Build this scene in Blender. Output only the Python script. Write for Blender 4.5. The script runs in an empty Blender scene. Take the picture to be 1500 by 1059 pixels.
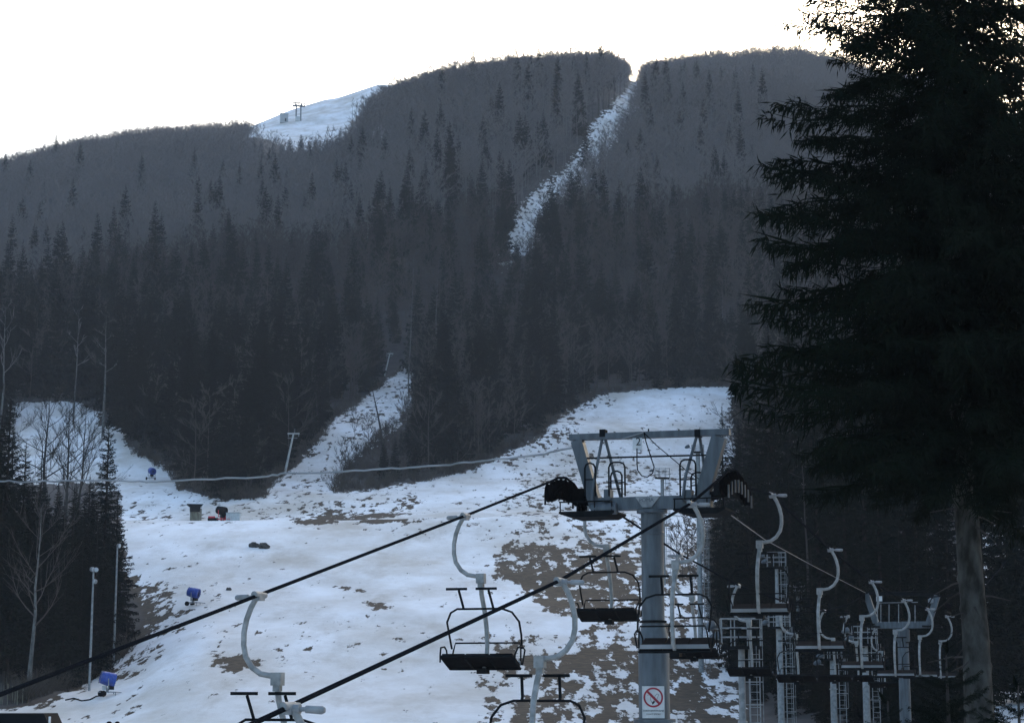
import bpy, math, random
import numpy as np
from mathutils import Vector, Matrix

# ------------------------------------------------------------------ camera, sky, sun, exposure
SC = bpy.context.scene
COL = SC.collection
F, W0, H0, PITCH = 2799.0, 1500.0, 1059.0, math.atan((1000 - 529.5) / 2799.0)
cam_d = bpy.data.cameras.new('camera'); cam = bpy.data.objects.new('camera', cam_d); COL.objects.link(cam)
cam_d.sensor_width = 36.0; cam_d.lens = F / W0 * 36.0
cam_d.clip_start = 0.5; cam_d.clip_end = 6000
cam.location = (0, 0, 0); cam.rotation_euler = (math.pi / 2 + PITCH, 0, 0)
SC.camera = cam

SUN_EL, SUN_AZ = math.radians(12.0), math.radians(21.0)      # behind the mountain
world = bpy.data.worlds.new('World'); SC.world = world; world.use_nodes = True
nt = world.node_tree; nt.nodes.clear()
sky = nt.nodes.new('ShaderNodeTexSky'); sky.sky_type = 'NISHITA'; sky.sun_disc = False
sky.sun_elevation = SUN_EL; sky.sun_rotation = SUN_AZ
sky.air_density = 1.0; sky.dust_density = 4.4; sky.ozone_density = 2.0
bg = nt.nodes.new('ShaderNodeBackground'); bg.inputs['Strength'].default_value = 0.15
wo = nt.nodes.new('ShaderNodeOutputWorld')
nt.links.new(sky.outputs[0], bg.inputs[0]); nt.links.new(bg.outputs[0], wo.inputs[0])
sun_d = bpy.data.lights.new('sun', 'SUN'); sun_d.energy = 1.0; sun_d.angle = math.radians(10); sun_d.color = (1, .94, .86)
sun = bpy.data.objects.new('sun', sun_d); COL.objects.link(sun)
sdir = Vector((math.sin(SUN_AZ) * math.cos(SUN_EL), math.cos(SUN_AZ) * math.cos(SUN_EL), math.sin(SUN_EL)))
sun.rotation_euler = sdir.to_track_quat('Z', 'Y').to_euler(); sun.location = (0, 0, 300)
vs = SC.view_settings; vs.view_transform = 'Standard'; vs.look = 'None'; vs.gamma = 1; vs.use_curve_mapping = False
vs.exposure = 1.86
SC.render.engine = 'CYCLES'
SC.cycles.use_denoising = True
SC.cycles.max_bounces = 6; SC.cycles.diffuse_bounces = 3; SC.cycles.volume_bounces = 1
HAZE_DENSITY = 0.000115

# ------------------------------------------------------------------ picture <-> place
CP, SP = math.cos(PITCH), math.sin(PITCH)
def ray(px, py):
    u, v = px - W0 / 2, H0 / 2 - py
    return np.array([u, F * CP - v * SP, F * SP + v * CP])
def at(px, py, d):                                   # the point at forward distance d behind a pixel
    r = ray(px, py); return r * (d / r[1])
def project(x, y, z):
    fw = y * CP + z * SP; up = -y * SP + z * CP
    fw = np.where(fw < 1e-3, 1e-3, fw)
    return W0 / 2 + F * x / fw, H0 / 2 - F * up / fw

# ------------------------------------------------------------------ terrain height
_rng = np.random.default_rng(7)
_P = _rng.random((64, 64))
def vnoise(x, y):
    xi, yi = np.floor(x).astype(int), np.floor(y).astype(int)
    fx, fy = x - xi, y - yi
    fx = fx * fx * (3 - 2 * fx); fy = fy * fy * (3 - 2 * fy)
    g = lambda a, b: _P[a % 64, b % 64]
    return (g(xi, yi) * (1 - fx) + g(xi + 1, yi) * fx) * (1 - fy) + (g(xi, yi + 1) * (1 - fx) + g(xi + 1, yi + 1) * fx) * fy - .5
def fbm(x, y, o=4):
    s = 0; a = 1
    for i in range(o):
        s = s + a * vnoise(x * 2 ** i + 17.3 * i, y * 2 ** i + 5.1 * i); a *= .5
    return s
PD = [-200, 0, 40, 80, 120, 150, 190, 230, 285, 298, 315, 335, 370, 420, 520]
PZ = [-7, -7, -7.5, -7, -5.5, -3.5, 4.5, 11.8, 23.6, 24.4, 27.6, 33.3, 40.5, 55, 83]
RX = [-600, 0, 100, 200, 300, 370, 440, 510, 540, 580, 650, 750, 850, 900, 935, 970, 1050, 1150, 1250, 1500, 1640, 1760, 2100]
RY = [345, 258, 233, 215, 207, 202, 214, 208, 165, 146, 122, 108, 101, 104, 122, 116, 113, 124, 140, 205, 150, 110, 130]  # unseen ridge right of the frame, raised to block the sun lamp
RD = [1100, 1150, 1180, 1200, 1220, 1250, 1300, 1330, 1380, 1420, 1450, 1480, 1500, 1500, 1500, 1500, 1500, 1480, 1450, 1400, 1380, 1360, 1300]
BX = [-600, 0, 300, 340, 370, 384, 420, 470, 490, 550, 620, 700, 850, 950, 1060, 1120, 1235, 1400, 1500, 1640, 1760, 2200]
BY = [430, 320, 215, 192, 182, 176, 161, 146, 143, 124, 126, 135, 135, 116, 92, 94, 101, 112, 175, 160, 120, 140]  # back ridge raised out of view on the right too, against the sun
BD = 1750.0
def tan_el(py):                                       # z / forward distance for a pixel row
    v = H0 / 2 - np.asarray(py, float)
    return (F * SP + v * CP) / (F * CP - v * SP)
def height(x, y):
    x = np.asarray(x, float); y = np.asarray(y, float)
    yy = np.maximum(y, 25.0)
    px = np.clip(750 + 2745 * x / yy, -600, 2100)
    z = np.interp(y, PD, PZ)
    # the left side dips into a hollow, the right wood stands on flatter ground
    lf = np.clip((330 - px) / 190, 0, 1); lf = lf * lf * (3 - 2 * lf)
    df = np.clip((y - 145) / 40, 0, 1) * np.clip((265 - y) / 60, 0, 1)
    z = z - 3.7 * lf * df
    rf = np.clip((px - 1090) / 160, 0, 1)
    zr = np.interp(y, [-200, 0, 40, 140, 260, 520], [-6, -6, -4, -3, 12, 75])
    z = z * (1 - rf) + zr * rf
    z = z + fbm(x / 60, y / 60, 4) * np.interp(y, [60, 150, 300, 520], [1.0, 1.6, 2.0, 4.0])
    R = np.interp(px, RX, RD); zR = tan_el(np.interp(px, RX, RY)) * R
    zB = tan_el(np.interp(px, BX, BY)) * BD
    t = np.clip((y - 520) / (R - 520), 0, 1)
    tt = t + .07 * np.sin(t * math.pi) + .02 * np.sin(2 * t * math.pi)
    bump = fbm(x / 230, y / 330, 5) * 78 * np.sin(np.clip(t, 0, 1) * math.pi) * np.clip((1 - t) / .45, 0, 1)
    zm = 83 + (zR - 83) * tt + bump
    u = np.clip((y - R) / (BD - R), 0, 1)
    zb = zR + (zB - zR) * (u - .0) - 14 * np.sin(u * math.pi) ** 2 * (1 - u) + fbm(x / 120, y / 120, 4) * 8 * np.sin(u * math.pi)
    zf = zB - (np.maximum(y - BD, 0)) ** 1.3 * .12
    k = np.clip((y - 470) / 80, 0, 1); k = k * k * (3 - 2 * k)
    zfar = np.where(y < R, zm, np.where(y < BD, zb, zf))
    return z * (1 - k) + zfar * k
_DS = np.concatenate([np.arange(28, 560, .5), np.arange(560, 2000, 2.0)])
def ground(px, py, dmin=28):                          # first terrain point seen through a pixel
    r = ray(px, py); ds = _DS[_DS >= dmin]
    x = r[0] / r[1] * ds; zr = r[2] / r[1] * ds
    hit = np.nonzero(height(x, ds) >= zr)[0]
    i = hit[0] if len(hit) else len(ds) - 1
    return np.array([x[i], ds[i], float(height(x[i], ds[i]))])

def inpoly(px, py, poly):
    n = len(poly); res = np.zeros(np.shape(px), bool); j = n - 1
    for i in range(n):
        xi, yi = poly[i]; xj, yj = poly[j]
        c = ((yi > py) != (yj > py)) & (px < (xj - xi) * (py - yi) / ((yj - yi) or 1e-9) + xi)
        res ^= c; j = i
    return res

# ------------------------------------------------------------------ materials
def mat(name, c1, c2=None, scale=3.0, rough=.7, metal=0.0, bump=0.0, detail=5, stretch=(1, 1, 1), spec=.5, coord='Object'):
    m = bpy.data.materials.new(name); m.use_nodes = True
    n = m.node_tree; b = n.nodes['Principled BSDF']
    b.inputs['Roughness'].default_value = rough; b.inputs['Metallic'].default_value = metal
    b.inputs['Specular IOR Level'].default_value = spec
    c2 = c2 or tuple(v * .7 for v in c1)
    tc = n.nodes.new('ShaderNodeTexCoord'); mp = n.nodes.new('ShaderNodeMapping'); mp.inputs['Scale'].default_value = stretch
    no = n.nodes.new('ShaderNodeTexNoise'); no.inputs['Scale'].default_value = scale; no.inputs['Detail'].default_value = detail
    rp = n.nodes.new('ShaderNodeValToRGB')
    rp.color_ramp.elements[0].position = .35; rp.color_ramp.elements[1].position = .65
    rp.color_ramp.elements[0].color = (*c2, 1); rp.color_ramp.elements[1].color = (*c1, 1)
    n.links.new(tc.outputs[coord], mp.inputs[0]); n.links.new(mp.outputs[0], no.inputs['Vector'])
    n.links.new(no.outputs['Fac'], rp.inputs[0]); n.links.new(rp.outputs[0], b.inputs['Base Color'])
    if bump:
        bp = n.nodes.new('ShaderNodeBump'); bp.inputs['Strength'].default_value = bump; bp.inputs['Distance'].default_value = .02
        n.links.new(no.outputs['Fac'], bp.inputs['Height']); n.links.new(bp.outputs[0], b.inputs['Normal'])
    return m
def treemat(name, c1, c2, rough=.85, tint=None):      # varies per tree and along it
    m = bpy.data.materials.new(name); m.use_nodes = True
    n = m.node_tree; b = n.nodes['Principled BSDF']; b.inputs['Roughness'].default_value = rough
    b.inputs['Specular IOR Level'].default_value = 0
    oi = n.nodes.new('ShaderNodeObjectInfo'); tc = n.nodes.new('ShaderNodeTexCoord')
    no = n.nodes.new('ShaderNodeTexNoise'); no.inputs['Scale'].default_value = .9; no.inputs['Detail'].default_value = 3
    n.links.new(tc.outputs['Object'], no.inputs['Vector'])
    ad = n.nodes.new('ShaderNodeMath'); ad.operation = 'ADD'
    n.links.new(oi.outputs['Random'], ad.inputs[0]); n.links.new(no.outputs['Fac'], ad.inputs[1])
    ml = n.nodes.new('ShaderNodeMath'); ml.operation = 'MULTIPLY'; ml.inputs[1].default_value = .5; n.links.new(ad.outputs[0], ml.inputs[0])
    mx = n.nodes.new('ShaderNodeValToRGB'); mx.color_ramp.elements[0].position = .2; mx.color_ramp.elements[1].position = .8
    mx.color_ramp.elements[0].color = (*c1, 1); mx.color_ramp.elements[1].color = (*c2, 1)
    n.links.new(ml.outputs[0], mx.inputs[0]); n.links.new(mx.outputs[0], b.inputs['Base Color'])
    return m
M = dict(
    paint=mat('tower_grey_paint', (.105, .124, .140), (.060, .070, .080), 2.2, .6, .0, .15, detail=9, stretch=(2.5, 2.5, .5), spec=.3),
    galv=mat('galvanised_steel', (.28, .29, .295), (.17, .18, .185), 5, .6, .1, .05, spec=.3),
    arm=mat('hanger_grey_paint', (.30, .305, .30), (.17, .175, .17), 6, .6, .0, .05, spec=.3),
    dark=mat('dark_steel', (.012, .014, .016), (.007, .008, .009), 6, .9, .0, .05, spec=.05),
    rubber=mat('black_rubber', (.007, .007, .0075), (.004, .004, .004), 9, .9, 0, .1, spec=0),
    seat=mat('black_seat_plastic', (.008, .008, .009), (.004, .004, .005), 6, .9, 0, .05, spec=.05),
    rope=mat('steel_rope', (.014, .016, .020), (.007, .008, .010), 30, .9, .0, .3, spec=0),
    frost=mat('frosted_cable', (.34, .35, .36), (.18, .19, .195), .8, .9, 0, .2, spec=.1),
    white=mat('white_plate', (.58, .59, .59), (.46, .47, .48), 5, .5),
    red=mat('sign_red', (.30, .012, .03), (.24, .012, .03), 6, .5),
    black=mat('print_black', (.012, .012, .014), None, 6, .6),
    blue=mat('blue_paint', (.020, .070, .34), (.013, .042, .24), 4, .4, 0, .05),
    redpaint=mat('red_paint', (.60, .02, .035), (.42, .015, .03), 4, .5),
    cabinet=mat('grey_cabinet', (.50, .52, .52), (.40, .42, .42), 4, .6),
    wood=mat('weathered_wood', (.20, .19, .14), (.11, .10, .075), 4, .85, 0, .3, stretch=(1, 1, .2)),
    lightwood=mat('pale_wood', (.36, .33, .27), (.22, .2, .16), 4, .85, 0, .2, stretch=(1, 1, .2)),
    concrete=mat('pale_concrete', (.42, .43, .43), (.3, .31, .31), 2, .9, 0, .2),
    polewhite=mat('white_pole_paint', (.62, .62, .6), (.45, .45, .43), 1.5, .6),
    rock=mat('dark_earth_rock', (.07, .06, .05), (.03, .028, .025), 3, .95, 0, .5),
    roofdark=mat('dark_roof_sheet', (.014, .015, .017), (.008, .009, .01), 3, .9, spec=.05),
    glass=mat('floodlight_glass', (.5, .53, .55), (.4, .42, .45), 3, .15),
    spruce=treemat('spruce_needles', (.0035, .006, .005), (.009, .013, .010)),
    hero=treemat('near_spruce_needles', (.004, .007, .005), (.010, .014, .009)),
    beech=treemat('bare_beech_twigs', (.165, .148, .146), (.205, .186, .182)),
    dim_twigs=treemat('hornbeam_twigs', (.060, .050, .046), (.092, .079, .072)),  # darker copy of the beech twigs; distance haze put into the tone step
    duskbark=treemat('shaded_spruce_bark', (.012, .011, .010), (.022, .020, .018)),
    darkbark=treemat('dark_bark', (.030, .028, .027), (.06, .056, .053)),
    palebark=mat('pale_bark', (.15, .15, .14), (.05, .048, .046), 2.6, .9, 0, .5, stretch=(1, 1, .55)),
    spbark=mat('spruce_bark', (.062, .062, .057), (.015, .0145, .013), 4.5, .95, 0, 1.0, detail=10, stretch=(1, 1, .45), spec=.1),
    brush=treemat('undergrowth_twigs', (.05, .042, .035), (.10, .085, .07)),
)

# ------------------------------------------------------------------ mesh helpers
class MB:
    def __init__(s): s.v = []; s.f = []
    def add(s, vs, fs):
        o = len(s.v); s.v += [tuple(map(float, p)) for p in vs]; s.f += [tuple(i + o for i in q) for q in fs]; return s
    def box(s, c, size, R=None):
        hx, hy, hz = size[0] / 2, size[1] / 2, size[2] / 2
        vs = [Vector((sx * hx, sy * hy, sz * hz)) for sz in (-1, 1) for sy in (-1, 1) for sx in (-1, 1)]
        if R is not None: vs = [R @ v for v in vs]
        c = Vector(c)
        return s.add([v + c for v in vs], [(0, 2, 3, 1), (4, 5, 7, 6), (0, 1, 5, 4), (2, 6, 7, 3), (0, 4, 6, 2), (1, 3, 7, 5)])
    def bar(s, a, b, w, h, up=(0, 0, 1)):             # square-section bar from a to b
        a, b = Vector(a), Vector(b); d = (b - a); L = d.length; d.normalize(); up = Vector(up)
        x = d.cross(up)
        if x.length < 1e-4: x = d.cross(Vector((0, 1, 0)))
        x.normalize(); z = x.cross(d)
        R = Matrix((x, d, z)).transposed()
        return s.box((a + b) / 2, (w, L, h), R)
    def tube(s, pts, r, n=8, cap=True):
        pts = [Vector(p) for p in pts]; m = len(pts)
        rs = r if hasattr(r, '__len__') else [r] * m
        vs = []; fs = []; px = None
        for i, p in enumerate(pts):
            d = (pts[min(i + 1, m - 1)] - pts[max(i - 1, 0)]).normalized()
            if px is None:
                px = d.orthogonal().normalized()
            px = (px - d * px.dot(d))
            px = px.normalized() if px.length > 1e-6 else d.orthogonal().normalized()
            py = d.cross(px)
            for k in range(n):
                a = 2 * math.pi * k / n; vs.append(p + (px * math.cos(a) + py * math.sin(a)) * rs[i])
        for i in range(m - 1):
            for k in range(n):
                k2 = (k + 1) % n
                fs.append((i * n + k, i * n + k2, (i + 1) * n + k2, (i + 1) * n + k))
        if cap and n > 2:
            fs.append(tuple(range(n))[::-1]); fs.append(tuple((m - 1) * n + k for k in range(n)))
        return s.add(vs, fs)
    def lathe(s, prof, n=24, axis=None, c=(0, 0, 0)):  # prof: (radius, height)
        R = axis if axis is not None else Matrix.Identity(3); c = Vector(c)
        vs = []; fs = []
        for (r, h) in prof:
            for k in range(n):
                a = 2 * math.pi * k / n; vs.append(R @ Vector((r * math.cos(a), r * math.sin(a), h)) + c)
        for i in range(len(prof) - 1):
            for k in range(n):
                k2 = (k + 1) % n; fs.append((i * n + k, i * n + k2, (i + 1) * n + k2, (i + 1) * n + k))
        fs.append(tuple(range(n))[::-1]); fs.append(tuple((len(prof) - 1) * n + k for k in range(n)))
        return s.add(vs, fs)
    def prism(s, poly, y0, y1):                       # polygon in xz, pushed along y
        n = len(poly)
        vs = [(p[0], y0, p[1]) for p in poly] + [(p[0], y1, p[1]) for p in poly]
        fs = [tuple(range(n)), tuple(range(2 * n - 1, n - 1, -1))] + [(i, i + n, (i + 1) % n + n, (i + 1) % n) for i in range(n)]
        return s.add(vs, fs)
    def mesh(s, name, m, smooth=False):
        me = bpy.data.meshes.new(name); me.from_pydata(s.v, [], s.f); me.validate()
        if m: me.materials.append(m)
        if smooth:
            me.polygons.foreach_set('use_smooth', [True] * len(me.polygons))
            try: me.set_sharp_from_angle(angle=math.radians(40))
            except Exception: pass
        return me
    def build(s, name, m, parent=None, smooth=False):
        o = bpy.data.objects.new(name, s.mesh(name, m, smooth)); COL.objects.link(o)
        if parent is not None: o.parent = parent
        return o
def tri_mesh(name, T, m):                             # T: (n,3,3) array of loose triangles
    n = len(T); me = bpy.data.meshes.new(name)
    me.vertices.add(n * 3); me.vertices.foreach_set('co', T.astype(np.float32).ravel())
    me.loops.add(n * 3); me.loops.foreach_set('vertex_index', np.arange(n * 3, dtype=np.int32))
    me.polygons.add(n); me.polygons.foreach_set('loop_start', np.arange(0, n * 3, 3, dtype=np.int32))
    me.update(calc_edges=True); me.materials.append(m); return me
def link(name, me, parent=None, loc=None, rz=None, sc=None):
    o = bpy.data.objects.new(name, me); COL.objects.link(o)
    if parent is not None: o.parent = parent
    if loc is not None: o.location = tuple(float(v) for v in loc)
    if rz is not None: o.rotation_euler = (0, 0, rz)
    if sc is not None: o.scale = (sc, sc, sc) if not hasattr(sc, '__len__') else sc
    return o
def tag(o, label=None, cat=None, group=None, kind=None):
    if label: o['label'] = label
    if cat: o['category'] = cat
    if group: o['group'] = group
    if kind: o['kind'] = kind
    return o
def empty(name, loc=(0, 0, 0), rz=0, label=None, cat=None, group=None):
    o = bpy.data.objects.new(name, None); COL.objects.link(o)
    o.location = tuple(float(v) for v in loc); o.rotation_euler = (0, 0, rz)
    return tag(o, label, cat, group)
def copy_tree(o, parent=None):
    c = o.copy(); COL.objects.link(c); c.parent = parent
    for ch in list(o.children): copy_tree(ch, c)
    return c

# ------------------------------------------------------------------ terrain mesh with snow cover
PISTE = [(-60, 1050), (0, 1040), (60, 1028), (105, 1008), (150, 985), (190, 950), (215, 905), (180, 850), (172, 760), (170, 700), (160, 655),
         (190, 652), (215, 668), (250, 688), (262, 715), (300, 724), (345, 732), (385, 730), (400, 702), (420, 690), (450, 655), (490, 610), (530, 582),
         (560, 560), (600, 533), (611, 538), (606, 590), (585, 625), (545, 655), (510, 690), (488, 722), (520, 716), (600, 706), (680, 692), (735, 667),
         (790, 637), (820, 607), (880, 576), (960, 569), (1085, 566), (1080, 640), (1062, 700), (1042, 760), (1038, 860), (1048, 935), (1085, 960),
         (1095, 1059), (1085, 1300), (-60, 1300)]
LEFTPATCH = [(5, 588), (60, 583), (135, 590), (178, 645), (178, 712), (5, 712)]
STRIP1 = [(917, 130), (928, 116), (942, 114), (938, 140), (915, 172), (893, 200), (868, 213), (858, 205), (866, 180), (888, 158)]
STRIP2 = [(838, 226), (866, 205), (872, 212), (848, 240), (826, 262), (812, 284), (797, 312), (786, 348), (760, 362), (735, 382), (722, 374), (748, 336), (768, 296), (798, 262), (826, 256)]
HILLTOP = [(392, 190), (440, 176), (520, 168), (524, 212), (470, 232), (420, 222), (396, 206)]
STRIPM = [(856, 206), (876, 196), (900, 196), (876, 226), (852, 262), (818, 276), (828, 244)]
PYL = [(554, 512), (586, 512), (582, 565), (552, 565)]
HILLSPOT = [(508, 168), (545, 178), (578, 190), (570, 205), (500, 210), (430, 214), (420, 208)]
BARE = [  # (polygon, amount)
    ([(420, 560), (620, 530), (620, 740), (390, 745)], .42), ([(175, 715), (430, 715), (430, 763), (175, 763)], .38),
    ([(430, 735), (625, 725), (610, 766), (430, 768)], .52), ([(740, 690), (1060, 690), (1060, 800), (740, 800)], .46),
    ([(820, 630), (970, 640), (960, 700), (800, 700)], .36), ([(730, 675), (790, 640), (880, 574), (900, 584), (830, 640), (740, 690)], .62),
    ([(840, 770), (1050, 770), (1050, 960), (860, 960)], .56), ([(700, 930), (1100, 930), (1100, 1100), (690, 1100)], .52),
    ([(712, 808), (760, 800), (860, 803), (935, 815), (938, 900), (880, 906), (800, 890), (750, 862), (712, 832)], .80),
    ([(800, 962), (870, 947), (935, 950), (1000, 965), (1045, 1010), (1066, 1059), (1066, 1200), (730, 1200), (745, 1040), (790, 1000)], .74),
    ([(165, 850), (270, 860), (275, 930), (190, 990), (120, 1000)], .55), ([(172, 832), (222, 868), (236, 912), (205, 938), (160, 962), (140, 962), (165, 832)], .72),
    ([(440, 766), (470, 756), (560, 755), (604, 762), (560, 768), (470, 769)], .95),
    ([(322, 968), (385, 963), (392, 978), (330, 982)], .80), ([(487, 859), (531, 871), (531, 876), (487, 864)], 1.0), ([(540, 878), (592, 889), (590, 894), (540, 882)], .9),
    ([(242, 826), (292, 827), (286, 833), (246, 833)], .8), ([(-60, 1012), (130, 990), (140, 1010), (60, 1045), (-60, 1050)], .55),
    ([(255, 884), (286, 885), (294, 895), (258, 894)], .85)]
DIRT = [([(385, 798), (470, 826), (600, 884), (650, 925), (600, 912), (510, 878), (420, 838)], .55), ([(300, 940), (400, 950), (430, 1000), (310, 1000)], .5), ([(235, 815), (420, 835), (430, 880), (250, 870)], .35),
        ([(480, 775), (720, 772), (700, 805), (500, 800)], .35), ([(820, 640), (1050, 640), (1050, 700), (800, 705)], .45), ([(560, 700), (700, 690), (690, 720), (560, 735)], .25), ([(600, 930), (700, 880), (720, 1000), (640, 1040)], .2), ([(430, 1000), (560, 980), (620, 1059), (470, 1080)], .18)]
def cover(x, y, z):
    px, py = project(x, y, z); px0, py0 = px, py
    w = np.clip(y / 220, .3, 1)
    px = px + (fbm(x / 9 + 4, y / 14, 4) * 34 + fbm(x / 2.5, y / 5 + 8, 2) * 14) * w * (y < 545); py = py + (fbm(x / 9 + 40, y / 14 + 3, 4) * 16 + fbm(x / 2.5 + 7, y / 5, 2) * 8) * w * (y < 545)
    R = np.interp(np.clip(750 + 2745 * x / np.maximum(y, 25), -600, 2100), RX, RD)
    snow = np.zeros(np.shape(x))
    near = (y < 545)
    snow[near & inpoly(px0 + (px - px0) * .3, py0 + (py - py0) * .3, PISTE)] = 1
    snow[(y < 60)] = .6
    snow[(y > 60) & (y < 160) & (px > -100) & (px < 1090)] = 1
    snow[(y > 300) & (y < 545) & inpoly(px, py, LEFTPATCH)] = 1
    snow[(y > 60) & (y < 320) & (px0 > 1440) & (px0 < 1560) & (py0 > 760)] = 1
    far = (y > 560) & (y < 1600)
    for s in (STRIP1, STRIP2, STRIPM, HILLSPOT, HILLTOP): snow[far & inpoly(px, py, s)] = 1
    for s in (STRIP1, STRIP2, STRIPM): snow[far & (inpoly(px - 7, py - 9, s) | inpoly(px - 2, py - 16, s))] = 1
    snow[(y > R + 6)] = 1
    bare = np.where(snow > .5, .21, 1.25)
    for poly, a in BARE:
        k = near & (y > 100) & (snow > .5) & inpoly(px, py, poly); bare[k] = np.maximum(bare[k], a)
    k = far & (snow > .5); bare[k] = .34
    bare[y > R + 6] = .12
    dirt = np.zeros(np.shape(x))
    for poly, a in DIRT:
        k = near & (y > 150) & inpoly(px, py, poly); dirt[k] = np.maximum(dirt[k], a)
    return snow, bare, dirt
def terrain():
    s = np.concatenate([np.linspace(-.7, -.31, 40, endpoint=False), np.linspace(-.31, .31, 440), np.linspace(.31, .7, 41)[1:]])
    d = np.concatenate([np.arange(-70, 110, 5), np.arange(110, 345, 1.1), np.arange(345, 560, 1.8), np.arange(560, 1800, 7.5), np.arange(1800, 2300, 25)])
    S, D = np.meshgrid(s, d); X = S * (D + 80); Y = D
    Z = height(X, Y)
    sn, ba, di = cover(X.ravel(), Y.ravel(), Z.ravel())
    nr, nc = X.shape
    def soft(a, k):
        a = a.reshape(nr, nc)
        for _ in range(k):
            p = np.pad(a, 1, mode='edge'); a = (p[1:-1, 1:-1] * 2 + p[:-2, 1:-1] + p[2:, 1:-1] + p[1:-1, :-2] * 1.5 + p[1:-1, 2:] * 1.5) / 7
        return a.ravel()
    di = soft(di, 14); ba = soft(ba, 3); sn = soft(sn, 1)
    me = bpy.data.meshes.new('terrain')
    co = np.stack([X, Y, Z], -1).reshape(-1, 3)
    idx = np.arange(nr * nc).reshape(nr, nc)
    q = np.stack([idx[:-1, :-1], idx[:-1, 1:], idx[1:, 1:], idx[1:, :-1]], -1).reshape(-1, 4)
    me.vertices.add(len(co)); me.vertices.foreach_set('co', co.astype(np.float32).ravel())
    me.loops.add(q.size); me.loops.foreach_set('vertex_index', q.astype(np.int32).ravel())
    me.polygons.add(len(q)); me.polygons.foreach_set('loop_start', np.arange(0, q.size, 4, dtype=np.int32))
    me.update(calc_edges=True); me.polygons.foreach_set('use_smooth', np.ones(len(q), bool))
    for nm, a in (('snow', sn), ('bare', ba), ('dirt', di)):
        at_ = me.attributes.new(nm, 'FLOAT', 'POINT'); at_.data.foreach_set('value', a.astype(np.float32))
    m = bpy.data.materials.new('snowy_ground'); m.use_nodes = True
    n = m.node_tree; L = n.links.new; b = n.nodes['Principled BSDF']
    def N(t, **k):
        o = n.nodes.new(t)
        for a, v in k.items(): setattr(o, a, v)
        return o
    def noise(scale, st=(1, 1, 1), rz=0, det=6, rough=.6):
        mp = N('ShaderNodeMapping'); mp.inputs['Scale'].default_value = st; mp.inputs['Rotation'].default_value = (0, 0, rz)
        L(tc.outputs['Object'], mp.inputs[0]); o = N('ShaderNodeTexNoise'); o.inputs['Scale'].default_value = scale
        o.inputs['Detail'].default_value = det; o.inputs['Roughness'].default_value = rough; L(mp.outputs[0], o.inputs['Vector']); return o.outputs['Fac']
    def mth(op, a, c, clamp=False):
        o = N('ShaderNodeMath', operation=op, use_clamp=clamp)
        for i, v in enumerate((a, c)):
            if isinstance(v, (int, float)): o.inputs[i].default_value = v
            else: L(v, o.inputs[i])
        return o.outputs[0]
    def ramp(f, p0, c0, p1, c1):
        r = N('ShaderNodeValToRGB'); e = r.color_ramp.elements
        e[0].position = p0; e[0].color = (*c0, 1); e[1].position = p1; e[1].color = (*c1, 1); L(f, r.inputs[0]); return r.outputs[0]
    tc = N('ShaderNodeTexCoord')
    A = N('ShaderNodeAttribute', attribute_name='bare'); B = N('ShaderNodeAttribute', attribute_name='snow')
    iso = noise(.42, det=10, rough=.72); fall = noise(.75, (1, .16, 1), math.radians(-14), 8, .64); big = noise(.035, det=4)
    nn = mth('ADD', mth('MULTIPLY', iso, .46), mth('MULTIPLY', fall, .98)); nn = mth('SUBTRACT', nn, .22)
    nn = mth('ADD', nn, mth('MULTIPLY', mth('SUBTRACT', big, .5), .25))
    thr = mth('SUBTRACT', .735, mth('MULTIPLY', A.outputs['Fac'], .40))
    e = mth('SUBTRACT', nn, thr)
    mask = N('ShaderNodeMapRange'); mask.inputs['From Min'].default_value = -.012; mask.inputs['From Max'].default_value = .022; L(e, mask.inputs['Value'])
    soil0 = ramp(noise(1.4, det=8), .35, (.018, .014, .010), .68, (.070, .050, .030)); litter = ramp(noise(.3, det=8), .35, (.04, .035, .032), .68, (.085, .075, .07))
    lm = N('ShaderNodeMix', data_type='RGBA'); L(B.outputs['Fac'], lm.inputs['Factor']); L(litter, lm.inputs['A']); L(soil0, lm.inputs['B']); soil = lm.outputs['Result']
    snowc = ramp(noise(.05, (1, .6, 1), .3, 6, .65), .36, (.55, .51, .46), .60, (.84, .84, .85))
    dm = N('ShaderNodeMix', data_type='RGBA'); dirt = N('ShaderNodeMapRange'); dirt.inputs['From Min'].default_value = .52; dirt.inputs['From Max'].default_value = .74; dirt.inputs['To Max'].default_value = .55
    L(noise(.16, (1, .35, 1), math.radians(-14), 9, .7), dirt.inputs['Value']); DA = N('ShaderNodeAttribute', attribute_name='dirt'); dn = mth('MULTIPLY', DA.outputs['Fac'], mth('ADD', mth('MULTIPLY', noise(.6, (1, .3, 1), math.radians(-14), 8, .7), 1.6), -.15)); L(mth('ADD', dirt.outputs[0], dn, True), dm.inputs['Factor']); L(snowc, dm.inputs['A']); dm.inputs['B'].default_value = (.36, .31, .25, 1); snowc = dm.outputs['Result']
    mix = N('ShaderNodeMix', data_type='RGBA'); L(mask.outputs[0], mix.inputs['Factor']); L(snowc, mix.inputs['A']); L(soil, mix.inputs['B'])
    L(mix.outputs['Result'], b.inputs['Base Color'])
    b.inputs['Roughness'].default_value = .85; b.inputs['Specular IOR Level'].default_value = .2
    bp = N('ShaderNodeBump'); bp.inputs['Strength'].default_value = .5; bp.inputs['Distance'].default_value = .35
    hsum = mth('ADD', mth('MULTIPLY', noise(.5, det=8), .8), mth('MULTIPLY', mask.outputs[0], -.25))
    L(hsum, bp.inputs['Height']); L(bp.outputs[0], b.inputs['Normal'])
    me.materials.append(m)
    o = bpy.data.objects.new('mountain_terrain', me); COL.objects.link(o); tag(o, kind='structure')
    return o
terrain()

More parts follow.
